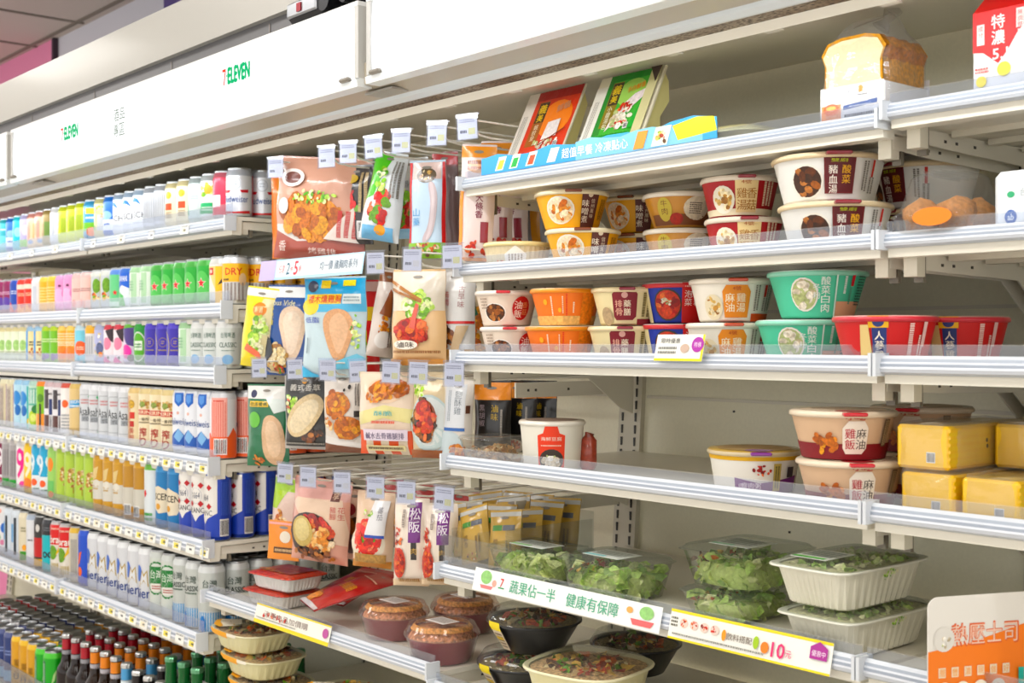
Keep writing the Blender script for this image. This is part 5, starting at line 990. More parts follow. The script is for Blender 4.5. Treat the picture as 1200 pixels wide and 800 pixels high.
def beige_bowl(loc, R, h, label, food='mixed', yel=True, cc='e9e2b8', sqv=3.2, sy=1., seed=1, group='oval cream food trays', yaw=0):
    root = empty('oval_tray', loc, (0, 0, yaw)); b = MB('plastic')
    b.lathe([(0, .001), (R*.70, .001), (R*.76, .005)], cc, seg=56, sq=sqv, sy=sy)
    b.lathe([(R*.76, .005), (R*.93, h*.86)], cc, seg=56, sq=sqv, sy=sy, ripple=(0, 0, .0012)); b.build('tray_base', root)
    b = MB('plastic'); b.lathe([(R*.93, h*.85), (R*1.0, h*.87), (R*1.01, h*.9), (R*.99, h*.93), (R*.92, h*.9)], 'efe9c8', seg=56, sq=sqv, sy=sy); b.build('tray_rim', root)
    b = MB('matte'); b.lathe([(R*.9, h*.87), (0, h*.9)], 'c8a884', seg=30, sq=sqv, sy=sy, a=.8); b.build('food_core', root)
    fill(0, 0, h*.86, R*.7, R*.7*sy, h*.1, food, 140, R*.12, 'food', root, False, seed=seed)
    b = MB('clear'); b.lathe([(R*.985, h*.935), (R*.95, h*.95), (R*.86, h*1.02), (0, h*1.04)], 'f0f2ec', seg=48, sq=sqv, sy=sy); b.build('clear_lid', root)
    if yel:
        b = MB('print'); cc_ = Canvas(b, lambda u, v, off: (u, v*sy, h*1.045+off), step=20)
        cc_.poly([(-R*980, -R*380), (-R*700, -R*760), (-R*300, -R*880), (-R*60, -R*330), (-R*640, R*60)], 'efe8d8'); cc_.poly([(-R*1000, -R*330), (-R*960, -R*560), (-R*640, -R*860), (-R*280, -R*900), (-R*330, -R*760), (-R*760, -R*560)], 'f2b41c'); cc_.poly([(-R*200, -R*500), (-R*60, -R*330), (-R*180, -R*240)], '2f5a34')
        b.build('card_sleeve', root)
    if yel:
        def wrapm(u, v, off):
            t = u/R; q = (abs(math.cos(t))**sqv+abs(math.sin(t))**sqv)**(-1/sqv); rr = R*q*(1.015 if v > h*.8 else .975)+off; return (rr*math.sin(t), -rr*math.cos(t)*sy, v)
        b = MB('print'); cq = Canvas(b, wrapm, step=6.); cq.grid(-R*700, h*700, R*200, h*960, 'f2b01c'); cq.grid(R*200, h*820, R*520, h*960, 'efe8d8'); b.build('card_edge', root)
    tag(root, label, 'food tray', group); return root
beige_bowl((X_at(690, 1.465), 1.465, z6+.03), .098, .082, 'large cream tray with clear domed lid beside the black bowls', yel=False, group=None, seed=5, yaw=.2)
beige_bowl((X_at(822, 1.58), 1.58, z6+.0005), .085, .05, 'clear-lidded tray at the bottom edge under the promotional strip', yel=False, group=None, seed=6, cc='d8d8d0')
zb = surf(3, 1)
for i, (px, Y) in enumerate(((318, 1.475), (309, 1.47), (297, 1.463))):
    beige_bowl((X_at(px, Y), Y, zb+.012+i*.0552), .104, .052, 'oval cream tray with yellow card, %s of the stack of three' % ['bottom', 'middle', 'top'][i], sy=.78, seed=20+i)
beige_bowl((X_at(408, 1.46), 1.46, zb), .104, .052, 'oval cream tray at the bottom edge, lower one, right of the stack', sy=.78, seed=31)
beige_bowl((X_at(410, 1.465), 1.465, zb+.0552), .104, .052, 'oval cream tray at the bottom edge, upper one, right of the stack', sy=.78, seed=30)
# items on the lower shelf under the pouches
zh = surf(3, 0)
def film_tray(px, Y, z, label, dx=0):
    root = empty('meat_tray', (X_at(px, Y)+dx, Y, z), (0, 0, .12)); w, d, h = .155, .115, .034
    b = MB('plastic'); b.lathe([(0, .001), (w*.40, .001), (w*.42, .004)], 'eceae6', seg=72, sq=8, sy=d/w)
    b.lathe([(w*.42, .004), (w*.475, h)], 'e6e4e0', seg=72, sq=8, sy=d/w, ripple=(0, 0, .0012)); b.build('tray_base', root)
    b = MB('film'); b.lathe([(w*.54, h-.001), (w*.545, h+.0005), (w*.53, h+.002), (w*.40, h+.007), (0, h+.008)], 'b8402c', seg=48, sq=8, sy=d/w, a=.5)
    c = Canvas(b, lambda u, v, off: (u, v, h+.0082+off), m='film', step=30)
    c.grid(-52, -40, 62, 42, '8c1e22'); c.ops([('f', -40, -28, 26, 16, 'chicken', 24), ('f', 10, -38, 40, 8, 'chicken', 20), ('t', '燒肉', 10, 4, 46, 22, 'b8443c', .02), ('x', -10, -16, 50, -10, 1, 'd88a70')])
    b.build('printed_film', root); tag(root, label, 'meat tray', 'red film meat trays')
film_tray(333, 1.50, zh, 'white tray with red film lid, lower of two', -.01); film_tray(337, 1.50, zh+.043, 'white tray with red film lid, upper of two')
def red_bowl(px, Y, z, label, group='maroon bowls with clear lids'):
    root = empty('dessert_bowl', (X_at(px, Y), Y, z)); R = .072; b = MB('plastic')
    b.lathe([(0, .001), (R*.74, .001), (R*.78, .004), (R*.93, .045), (R*.95, .047)], '8e3038', seg=40); b.build('bowl_body', root)
    b = MB('clear'); b.lathe([(R*.98, .046), (R*1.03, .049), (R*1.01, .058), (R*.97, .062), (R*.9, .072), (R*.8, .074), (0, .074)], 'f4e8e4', seg=72, ripple=(0, 2, .0006)); b.build('clear_lid', root)
    b = MB('matte'); b.lathe([(R*.92, .045), (R*.8, .06), (0, .066)], 'c89a78', seg=30, a=.8); b.build('food_core', root)
    b = MB('print'); b.lathe([(R*.85, .0625), (R*.75, .0715), (R*.73, .0715)], 'e0b070', seg=40, a=.6); b.box(-.028, .03, -.02, .02, .0752, .0758, 'efe8e4'); Canvas(b, flat_map((-.028, -.02, .0758), (1, 0, 0), (0, 1, 0)), step=20).ops([('x', 4, 6, 54, 36, 5, '9a948e')]); b.build('lid_sticker', root)
    b = MB('wrap'); b.lathe([(R*.82, .001), (R*.98, .045), (R*1.06, .052)], 'f6f6f6', seg=40); b.build('shrink_film', root)
    tag(root, label, 'dessert bowl', group)
red_bowl(462, 1.515, zh, 'maroon bowl with clear lid, left one beside the red pouches'); red_bowl(518, 1.475, zh, 'maroon bowl with clear lid, right one at the shelf end')
red_bowl(545, 1.66, zh, 'maroon bowl with clear lid, rear one')
# ---------------------------------------------------------------- orange card on the lower right
cx, cy = -.812, 1.345; zc = surf(5, 4)-.088
root = empty('promotional_card', (X_at(1087, 1.345), 1.345, zc), (0, 0, math.radians(66)))
b = MB('print'); W_, H_ = .185, .215; U = flat_map((0, -.0008, 0), (1, 0, 0), (0, 0, 1))
AR = [(.014-.014*math.cos(t*PI/12), H_-.014+.014*math.sin(t*PI/12)) for t in range(7)]; OUT = AR + [(W_-x, z_) for x, z_ in reversed(AR)] + [(W_, 0), (0, 0)]
for yy in (-.0007, .0007):
    ix = b.pts([(x, yy, z_) for x, z_ in OUT]); b.face(ix, 'f0ece4')
n_ = len(OUT)
for i in range(n_): b.face((ix[i]-n_, ix[(i+1) % n_]-n_, ix[(i+1) % n_], ix[i]), 'f0ece4')
c = Canvas(b, U, step=60.)
c.poly([(0, 0), (0, 150), (60, 158), (185, 188), (185, 0)], 'f58a14')
c.text('熱壓士司', 80, 168, 96, 28, 'e0704a', .045); c.text('熱壓士司', 80, 168, 93, 25, 'f6d4c0', .0); c.ell(22, 164, 15, 15, 'e8e4dc'); c.ops([('f', 22, 162, 10, 8, 'white', 8)])
for i in range(6): c.ops([('r', 14+i*18, 118, 24+i*18, 130, 'f8e4c8')]); c.text('層豐濃現做好'[i], 19+i*18, 124, 8, 9, 'f0a050')
for i, ch in enumerate('美味即享'): c.ell(22+i*25, 98, 12, 15, 'f8ecd8'); c.text(ch, 22+i*25, 98, 15, 18, 'e8762a', .03)
c.ops([('e', 146, 60, 32, 40, 'e8b49c'), ('e', 142, 70, 14, 16, 'f0e4e0'), ('r', 126, 96, 134, 124, '3cb4a4'), ('r', 124, 92, 185, 95, 'f8d0a0'), ('x', 8, 20, 110, 40, 2, '8a5a1c'), ('e', 130, 80, 5, 5, '58b8a8')])
b.build('printed_card', root); b = MB('clear'); b.box(.01, .05, .001, .004, -.012, .05, 'f4f4f4'); b.build('card_holder', root)
tag(root, 'orange and white promotional card clipped to the lower right shelf', 'promotional card')
# strips on the shelf fronts
def strip(px0, px1, Y, z, h, base, ops, label, tilt=0.):
    X0, X1 = X_at(px0, Y), X_at(px1, Y); L = (X1-X0)*1000; b = MB('print')
    b.box(0, L/1000, 0, .0008, 0, h, base); Canvas(b, flat_map((0, 0, 0), (1, 0, 0), (0, 0, 1)), step=60.).ops(ops(L))
    tag(b.build('shelf_strip', None, (X0, Y, z), (math.radians(-14), tilt, 0)), label, 'shelf strip')
yf = SURF[4, 4][1]
strip(553, 772, yf-.0172, EYE-.440-.004, .040, 'f3f5f3', lambda L: [('e', 34, 26, 15, 12, '9ccc84', .2), ('p', [(20, 12), (56, 12), (52, 6), (24, 6)], 'e88a8a'), ('e', 58, 18, 6, 6, 'e8b0a0'), ('t', '7', 78, 22, 8, 14, 'd83c34', .03), ('r', 70, 12, 86, 14, '2f9a5c'), ('t', '蔬果佔一半', 158, 20, 116, 22, '5fae8c', .01), ('t', '健康有保障', L-150, 20, 120, 22, '5fae8c', .01), ('e', L-30, 26, 15, 10, '9ccc84', .2), ('p', [(L-62, 14), (L-12, 14), (L-18, 5), (L-56, 5)], 'e47474'), ('e', L-66, 26, 7, 5, 'f0b070')], 'white strip with green slogan lettering on the fifth shelf edge')
strip(782, 972, yf-.0172, EYE-.440-.006, .044, 'f4f3ec', lambda L: [('r', 0, 40, L, 44, 'f0dc24'), ('r', 0, 0, L, 3, 'f0dc24'), ('x', 3, 18, 16, 34, 3, '6a6a5c')] + [o for i, cl in enumerate(('d8502c', 'b06a5c', 'c84434', 'c03c2c')) for o in (('e', 28+i*20, 26, 8, 7, 'f0d0c4'), ('f', 28+i*20, 26, 7, 6, 'red', 7))] + [('t', '飲料搭配', 134, 22, 46, 10, '6c5c4c', .01), ('e', 106, 22, 4, 8, 'f0a03c'), ('e', 164, 22, 5, 9, 'a8c83c'), ('e', 180, 18, 7, 8, 'f08a3c'), ('t', '10', 203, 18, 22, 20, 'e04878', .04), ('t', '元', 221, 16, 10, 10, 'e04878', .02), ('p', [(L-34, 34), (L-20, 42), (L-6, 34), (L-6, 18), (L-34, 18)], 'a83c90'), ('t', '優惠中', L-20, 26, 22, 8, 'f4e0f0', .02), ('x', 10, 6, 180, 11, 1, '8c8c84')], 'white and yellow price offer strip with a pink ten on fifth shelf')
yf = SURF[3, 0][1]
strip(297, 384, yf-.0172, EYE-.628-.003, .042, 'f2efe6', lambda L: [('r', 0, 39, L, 42, 'ecd82c'), ('r', 0, 0, L, 8, 'ecd82c'), ('t', '涼夏肉品加價購', L*.42, 24, L*.6, 14, '8c7c74', .0)] + [('f', 40+i*18, 22, 7, 7, 'red', 6) for i in range(6)] + [('e', L-16, 24, 11, 10, 'b85c98'), ('x', 10, 11, 180, 15, 1, '8c8c84')], 'yellow edged offer strip on the shelf of red meat trays')
yf = SURF[4, 2][1]
strip(766, 822, yf-.0195, EYE-.044+.014, .042, 'f4f2ea', lambda L: [('r', 0, 0, L, 4, 'ece03c'), ('r', L-4, 0, L, 42, 'ece03c'), ('t', '限時優惠', L*.3, 32, L*.4, 8, '5c5c58', .01), ('x', 6, 10, 44, 24, 2, '8a8a84'), ('e', L*.62, 20, 9, 7, 'c8b0a0'), ('e', L-12, 26, 12, 12, 'a83ca0'), ('t', '特惠', L-12, 26, 14, 8, 'f4dcf0', .02)], 'white and yellow offer tag on the middle shelf edge')
# ================================================================ HANGING POUCHES
def pouch(w, h, t, base, ops, back=None, taper=0., hook=True, header=None, m='film', seed=0, gus=0.):
    """sealed film pouch hanging from its top edge; origin at the bottom centre"""
    root = empty('food_pouch'); sd = Vector((seed*3.1, seed*1.7, 0))
    def half(u, v): return w/2 * (1 - taper*(v/h) + .02*math.sin(v*60+seed))
    def T(u, v):
        a = max(0, 1-abs(2*u/(2*half(u, v)))**3.2); q = min(1, max(0, (v-gus*.1)/(h*.10)))**.6 * min(1, max(0, (h-v)/(h*.22)))**.8
        belly = .55+.6*math.sin(PI*min(1, v/h*.9+.05))
        return .0009 + t/2*a*q*belly*.9 + .0022*a*noise.noise(Vector((u*34, v*26, 0))+sd)*min(1, q+.3)
    def bend(v): return .004*math.sin(v*14+seed)
    def fr(u, v, off): k = half(u, v)/(w/2); return (u*k, -T(u*k, v)-off+bend(v), v)
    def bk(u, v, off): k = half(u, v)/(w/2); return (-u*k, T(-u*k, v)+off+bend(v), v)
    b = MB(m); c = Canvas(b, fr, m=m, step=4.5, off=0., tk=1.7); c.grid(-w*500, 0, w*500, h*1000, base)
    c2 = Canvas(b, bk, m=m, step=12., off=0.); c2.grid(-w*500, 0, w*500, h*1000, back or base)
    # edge strip closing the two films
    for sg in (-1, 1):
        n = 12; A = [fr(sg*w/2, h*i/n, 0) for i in range(n+1)]; B2 = [(fr(sg*w/2, h*i/n, 0)[0], bk(-sg*w/2, h*i/n, 0)[1], h*i/n) for i in range(n+1)]
        ia = b.pts(A); ib = b.pts(B2)
        for i in range(n): b.face((ia[i], ib[i], ib[i+1], ia[i+1]), base)
    c.off = .0005; c.W = w*1000; c.ops(ops)
    c.off = .0016; c.ell(0, h*1000-11, min(11, w*140), 3, '8a847c')        # hanging slot
    b.build('pouch_body', root)
    s = MB(m); ix = []; 
    s.box(-w/2*(1-taper), w/2*(1-taper), -.0012+bend(h), .0012+bend(h), h-.001, h+.004, header or back or base); s.build('top_seal', root)
    return root
def hang(px, ytop, ybot, Y, yaw, mk, label, wpx=None, group=None, roll=0., cat='food pouch'):
    X = X_at(px, Y); zt = Z_at(ytop, X, Y); zb = Z_at(ybot, X, Y); h = zt-zb
    F = fwd(X, Y); R = CA*X + SA*Y; c, s = math.cos(yaw), math.sin(yaw)
    ppm = abs(FPX*((CA*c+SA*s)*F - R*(-SA*c+CA*s))/F**2); w = wpx/ppm if wpx else .13
    o = mk(w, h); o.location = (X, Y, zb); o.rotation_euler = (0, roll, yaw); tag(o, label, cat, group); return o
def scale_ops(ops, w, h):      # artwork is drawn on a 100 x 100 sheet and stretched to the pouch
    sx, sy = w*10, h*10; out = []
    for o in ops:
        k = o[0]; r = list(o[1:])
        U = lambda u: (u-50)*sx; V = lambda v: v*sy
        if k == 'r': r[0], r[1], r[2], r[3] = U(r[0]), V(r[1]), U(r[2]), V(r[3])
        elif k in 'ef': r[0], r[1], r[2], r[3] = U(r[0]), V(r[1]), r[2]*sx, r[3]*sy
        elif k == 't': r[1], r[2], r[3], r[4] = U(r[1]), V(r[2]), r[3]*sx, r[4]*sy
        elif k == 'v': r[1], r[2], r[3] = U(r[1]), V(r[2]), r[3]*sy
        elif k in 'pP': r[0] = [(U(a), V(b_)) for a, b_ in r[0]]
        elif k in 'xX': r[0], r[1], r[2], r[3] = U(r[0]), V(r[1]), U(r[2]), V(r[3])
        elif k == 'g': r[0], r[1], r[2], r[3] = U(r[0]), V(r[1]), r[2]*sx, r[3]*sy
        out.append((k,) + tuple(r))
    return out
def art(base, ops, **k):
    return lambda w, h: pouch(w, h, k.get('t', .03), base, scale_ops(ops, w, h), **{a: b for a, b in k.items() if a != 't'})
Rd = math.radians
roast = art('c89684', [('r', 0, 0, 100, 28, 'a8584c'), ('p', [(0, 28), (30, 18), (100, 24), (100, 30), (40, 26), (0, 38)], 'e2dcd6'), ('r', 0, 34, 100, 100, 'cfa08c'), ('e', 44, 42, 34, 22, 'd07a2c', .5), ('f', 44, 42, 36, 24, 'chicken', 80), ('f', 46, 62, 30, 7, 'salad', 40), ('e', 22, 80, 14, 9, 'f0e6e0'), ('e', 22, 80, 10, 6, '6a3c34'), ('e', 14, 52, 7, 8, 'f0ece4'), ('p', [(62, 22), (94, 60), (100, 60), (100, 20)], 'f2e4dc'), ('X', 74, 24, 96, 50, 3, 'c83c3c'), ('v', '香', 14, 18, 11, 'f0e4dc'), ('t', '烤雞排', 60, 10, 30, 6, 'e8d0c8', .02)], t=.05, seed=1, taper=-.04)
hang(372, 187, 306, 1.50, Rd(24), roast, 'large pinkish pouch with a roast chicken picture, top row', wpx=104, roll=.10)
hang(334, 205, 303, 1.57, Rd(40), art('e8d4ac', [('r', 0, 0, 30, 100, 'f08a2c'), ('f', 60, 60, 30, 30, 'brown', 20), ('r', 30, 70, 100, 100, 'e8a850')], seed=2), 'narrow orange pouch left of the roast chicken pouch', wpx=30)
blk = art('1e1a1c', [('f', 40, 50, 30, 20, 'tomato', 18), ('r', 60, 6, 100, 30, 'cfcac8'), ('g', 80, 22, 34, 14), ('X', 64, 40, 92, 92, 2, 'c8b084'), ('e', 40, 84, 20, 6, 'c8a848')], seed=3, t=.02)
hang(418, 196, 286, 1.54, Rd(8), blk, 'black pouch with red fruit beside the roast chicken pouch', wpx=38, roll=.06)
hang(436, 190, 270, 1.60, Rd(20), blk, 'second black pouch farther back in the top row', wpx=36)
grn = art('e6eaec', [('p', [(0, 100), (60, 100), (30, 50), (0, 44)], '5cb82c'), ('f', 50, 40, 34, 22, 'tomato', 40), ('f', 44, 70, 20, 16, 'salad', 20), ('r', 10, 0, 90, 16, '7cb8e0'), ('e', 60, 12, 14, 6, 'f0a834'), ('X', 70, 50, 96, 92, 3, '7a746c')], t=.045, seed=4, taper=.25)
hang(444, 180, 282, 1.485, Rd(30), grn, 'green and white tomato pouch, left one of two', wpx=48, roll=.18)
hang(466, 184, 280, 1.575, Rd(50), grn, 'green and white tomato pouch, right one turned sideways', wpx=42, roll=-.12)
hang(480, 187, 280, 1.57, Rd(28), art('d9d9d6', [('f', 50, 30, 40, 22, 'tomato', 50), ('f', 36, 52, 26, 14, 'salad', 26), ('r', 0, 0, 100, 12, '9cc8e4'), ('t', '牛番茄', 50, 68, 60, 9, '6c6c70', .02), ('e', 20, 86, 5, 4, 'c83a3a'), ('X', 60, 14, 90, 44, 3, 'e8e0dc')], seed=5), 'silver white tomato pouch beside the red bordered pouch', wpx=42)
hang(501, 190, 303, 1.50, Rd(33), art('c8dcec', [('r', 0, 0, 8, 100, 'c82c34'), ('r', 92, 0, 100, 100, 'c82c34'), ('r', 10, 82, 90, 100, 'e0c8c0'), ('e', 50, 86, 28, 8, '5c4a30', .5), ('f', 50, 86, 20, 6, 'noodle', 10), ('P', [(54, 80), (78, 78), (84, 50), (70, 24), (46, 14), (40, 20), (60, 34), (66, 56)], 'cdbdc0'), ('P', [(58, 80), (72, 78), (78, 50), (66, 26), (48, 16), (62, 34), (70, 56)], 'ded0d2'), ('v', '山藥', 24, 52, 9, '5c9ccc'), ('r', 0, 0, 100, 16, '8cbc3c'), ('f', 50, 9, 40, 8, 'mixed', 30)], t=.03, seed=6), 'red bordered pale blue pouch with a white yam picture', wpx=42)
hang(522, 180, 292, 1.62, Rd(30), art('9a5c5c', [('X', 20, 20, 60, 80, 3, '5a2c2c'), ('r', 0, 88, 100, 100, 'c83a3c'), ('r', 60, 0, 100, 86, '7c6464')], seed=7, t=.02), 'dull red pouch behind the red bordered pouch', wpx=30)
saus = art('e6d6d2', [('r', 0, 90, 100, 100, 'e89a34'), ('e', 50, 82, 30, 6, 'd8a070'), ('x', 20, 78, 80, 88, 2, '8a4428'), ('r', 0, 0, 12, 72, 'f09a24'), ('r', 0, 0, 100, 3, 'f09a24'), ('v', '大條香', 60, 58, 7, '7c2c3c', 1.0, .03), ('r', 66, 16, 88, 34, '8a2434'), ('f', 56, 10, 34, 8, 'red', 16), ('r', 20, 64, 90, 70, 'cfe0ea')], t=.03, seed=8)
hang(556, 172, 306, 1.49, Rd(42), saus, 'tall orange edged sausage pouch, left one at the hook row end', wpx=40, roll=.05)
hang(580, 168, 300, 1.60, Rd(36), saus, 'tall orange edged sausage pouch, right one behind the shelf', wpx=38, roll=.03)
hang(600, 172, 300, 1.70, Rd(20), saus, 'tall sausage pouch at the back right of the top row', wpx=36)
hang(618, 170, 292, 1.76, Rd(14), art('8c8c94', [('r', 20, 0, 44, 100, 'd89a34'), ('e', 40, 20, 20, 8, 'c83c24'), ('r', 70, 0, 90, 100, 'd89a34')], seed=9), 'silver and yellow pouch deep behind the beige cup', wpx=44)
# second row -----------------------------------------------------------
hang(300, 338, 430, 1.46, Rd(28), art('f2e02c', [('r', 0, 90, 100, 100, 'eceae4'), ('p', [(30, 20), (90, 8), (100, 88), (60, 88)], 'e8dcb0'), ('e', 56, 74, 22, 9, 'e8902c'), ('f', 60, 42, 30, 26, 'leaf', 60), ('p', [(20, 22), (80, 10), (70, 20), (30, 30)], 'e87a5c'), ('t', '鮮脆', 56, 74, 26, 8, 'f8e4b0', .03)], seed=10, t=.03), 'bright yellow salad pouch at the left of the second row', wpx=36, roll=.12)
breast = lambda c1, c2, skin, name: [('r', 0, 88, 100, 100, 'eceeee'), ('P', [(40, 76), (72, 80), (94, 66), (90, 40), (74, 16), (56, 14), (46, 40), (34, 58)], skin, .12), ('P', [(48, 70), (70, 74), (86, 62), (80, 40), (70, 24), (58, 24), (52, 44), (44, 58)], 'f2ddc8', .1)]
hang(337, 336, 440, 1.50, Rd(26), art('1c4a90', breast(0, 0, 'e9cfb6', 0) + [('t', 'Sous Vide', 40, 82, 56, 6, 'e8e4c0', .01), ('v', '舒肥雞', 16, 78, 7, 'e8d878', 1.05, .02), ('f', 34, 20, 26, 18, 'noodle', 60), ('f', 36, 8, 14, 6, 'tomato', 12), ('p', [(4, 46), (20, 40), (28, 26), (10, 14), (4, 24)], '20242c'), ('X', 8, 46, 14, 64, 1, 'b8b070')], seed=11, t=.03), 'dark blue chicken breast pouch in the second row', wpx=52, roll=.03)
hang(392, 326, 442, 1.47, Rd(26), art('c4d6dc', [('r', 0, 84, 100, 100, '3fa4d4'), ('r', 0, 66, 100, 84, '5cb4dc'), ('e', 14, 72, 16, 9, 'f2dc2c'), ('r', 6, 74, 66, 84, 'f2d428'), ('t', '櫻木燻雞胸', 38, 79, 56, 8, 'd8502c', .03), ('r', 68, 74, 94, 84, 'e8f0f0'), ('x', 70, 76, 92, 82, 2, '8aa0a8'), ('t', '低脂', 18, 58, 26, 6, '4c5cb0', .02), ('e', 16, 92, 9, 6, '2c3450'), ('r', 30, 90, 46, 98, 'e8c82c'), ('r', 66, 92, 86, 98, 'e8d83c'), ('P', [(36, 54), (42, 66), (60, 70), (78, 66), (88, 50), (78, 28), (68, 16), (56, 16), (44, 34)], 'd9a67c', .15), ('P', [(46, 56), (60, 66), (72, 62), (80, 48), (70, 28), (62, 22), (54, 34)], 'e6bc98', .12), ('f', 88, 44, 9, 20, 'salad', 26), ('p', [(0, 0), (0, 12), (20, 4), (40, 0)], '4fb0dc'), ('p', [(50, 14), (90, 24), (100, 20), (100, 10), (60, 8)], '7cc8e4'), ('X', 8, 24, 12, 40, 1, '5c6c74')], seed=12, t=.035), 'light blue and yellow smoked chicken breast pouch, second row', wpx=72)
hang(428, 330, 444, 1.60, Rd(34), art('d9382c', [('r', 0, 50, 34, 96, 'e8a02c'), ('r', 10, 10, 60, 50, 'e8dc2c'), ('f', 40, 30, 24, 14, 'leaf', 18), ('r', 40, 60, 100, 74, 'f0c83c'), ('r', 0, 90, 100, 100, 'e0b8b0')], seed=13, t=.02), 'red and yellow pouch behind the light blue chicken pouch', wpx=32)
hang(444, 318, 418, 1.50, Rd(66), art('d8ccc4', [('r', 0, 88, 100, 100, '7c4a2c'), ('f', 50, 34, 30, 14, 'chicken', 24), ('e', 50, 20, 34, 10, 'e8e4e0'), ('p', [(20, 50), (60, 80), (90, 70), (70, 46)], '8c4c2c'), ('X', 70, 12, 92, 90, 2, '54403a')], t=.05, seed=14, taper=.3), 'white and brown pouch turned almost edge on, second row', wpx=30, roll=.12)
hang(462, 318, 414, 1.54, Rd(70), art('e0d8cc', [('X', 20, 10, 80, 90, 4, '8a5a4c'), ('r', 0, 20, 100, 26, 'b8343c'), ('r', 0, 90, 100, 100, '8a4a2a')], t=.04, seed=15, taper=.3), 'cream pouch edge with small print beside the braised meat pouch', wpx=22, roll=-.04)
hang(492, 318, 428, 1.48, Rd(30), art('e8c498', [('r', 0, 58, 100, 100, 'e6dccc'), ('f', 58, 64, 30, 16, 'leaf', 60), ('p', [(0, 88), (2, 91), (66, 70), (64, 67)], 'b07844'), ('p', [(0, 80), (2, 83), (66, 68), (64, 66)], 'a06a3c'), ('e', 44, 36, 32, 14, 'b85a3c', .4), ('f', 44, 36, 34, 15, 'red', 70), ('p', [(44, 40), (56, 66), (62, 64), (54, 38)], 'd86a5c'), ('e', 34, 22, 24, 5, 'f2ece0'), ('t', '滷味', 34, 22, 34, 6, '4a3c34', .03), ('x', 8, 12, 96, 17, 1, '8c5c34'), ('r', 0, 0, 100, 7, 'd89a58')], seed=16, t=.05, taper=.06), 'cream pouch with braised meat and chopsticks picture, second row', wpx=64)
hang(535, 318, 424, 1.54, Rd(32), art('dfdedc', [('v', '古早味', 70, 84, 8, 'a87c7c', 1.05), ('v', '蒟蒻', 30, 78, 8, 'c86a6a', 1.05), ('r', 0, 42, 100, 45, 'c83c3c'), ('f', 30, 28, 26, 12, 'brown', 30), ('r', 0, 0, 100, 14, 'c8a068'), ('p', [(60, 40), (90, 40), (60, 10), (40, 10)], 'c8b090')], seed=17, t=.035), 'pale grey pouch with vertical lettering beside the food shelf', wpx=44)
hang(560, 330, 426, 1.66, Rd(30), art('dcc8a8', [('f', 50, 40, 40, 30, 'chicken', 50), ('p', [(0, 80), (30, 90), (60, 60), (20, 50)], '2f6a4c')], seed=18), 'golden food pouch behind the rice bowls', wpx=36)
# third row ------------------------------------------------------------
hang(314, 452, 546, 1.47, Rd(28), art('1f6a44', [('r', 0, 84, 100, 100, 'ecece8'), ('e', 18, 90, 8, 5, '34385a'), ('r', 10, 74, 58, 81, 'e8c02c'), ('t', '低溫慢煮', 34, 77.5, 44, 5, '4a5a24', .03), ('e', 24, 58, 15, 10, '6cb84c'), ('p', [(52, 84), (96, 84), (96, 70), (72, 66)], 'e0e8e4'), ('P', [(44, 54), (54, 64), (74, 64), (92, 50), (96, 20), (86, 2), (60, 2), (44, 20)], 'd7b492', .12), ('P', [(52, 52), (62, 58), (76, 56), (86, 40), (86, 16), (70, 10), (56, 20)], 'e3c5a6', .1), ('f', 34, 8, 14, 8, 'chicken', 14)], seed=19, t=.035), 'green and white chicken breast pouch in the third row', wpx=48)
hang(359, 440, 526, 1.48, Rd(26), art('2c2c2c', [('r', 0, 0, 100, 4, 'b8b4b0'), ('r', 0, 0, 3, 100, 'b8b4b0'), ('r', 97, 0, 100, 100, 'b8b4b0'), ('t', '義式香草', 52, 84, 70, 9, 'e4e0d8', .0), ('e', 50, 93, 6, 4, 'e8a42c'), ('f', 22, 60, 18, 18, 'salad', 24), ('f', 14, 62, 8, 8, 'tomato', 6), ('f', 70, 18, 26, 12, 'brown', 20), ('P', [(8, 26), (8, 40), (40, 68), (74, 78), (94, 70), (94, 50), (66, 24), (30, 14)], 'ddc7a0', .2), ('P', [(16, 28), (18, 40), (46, 62), (74, 70), (86, 64), (84, 50), (60, 30), (32, 20)], 'eadabb', .15), ('x', 6, 6, 94, 10, 1, 'a8a49c')], seed=20, t=.03), 'black bordered chicken breast pouch, third row', wpx=50)
hang(404, 438, 530, 1.49, Rd(28), art('e6ded6', [('r', 0, 0, 100, 12, '7a4a34'), ('p', [(0, 12), (100, 6), (100, 12), (0, 22)], 'ece8e4'), ('e', 40, 62, 34, 16, 'dc9350', .4), ('f', 40, 62, 36, 18, 'chicken', 46), ('e', 66, 32, 34, 15, 'd88a4c', .4), ('f', 66, 32, 34, 15, 'chicken', 46), ('f', 18, 36, 14, 10, 'soup', 16), ('e', 74, 84, 4, 3, '2c2420'), ('e', 62, 80, 3, 2, '2c2420'), ('X', 86, 60, 96, 88, 2, '5c5450'), ('r', 84, 46, 98, 54, '2c2828')], seed=21, t=.035), 'white pouch with orange fried nuggets picture, third row', wpx=46)
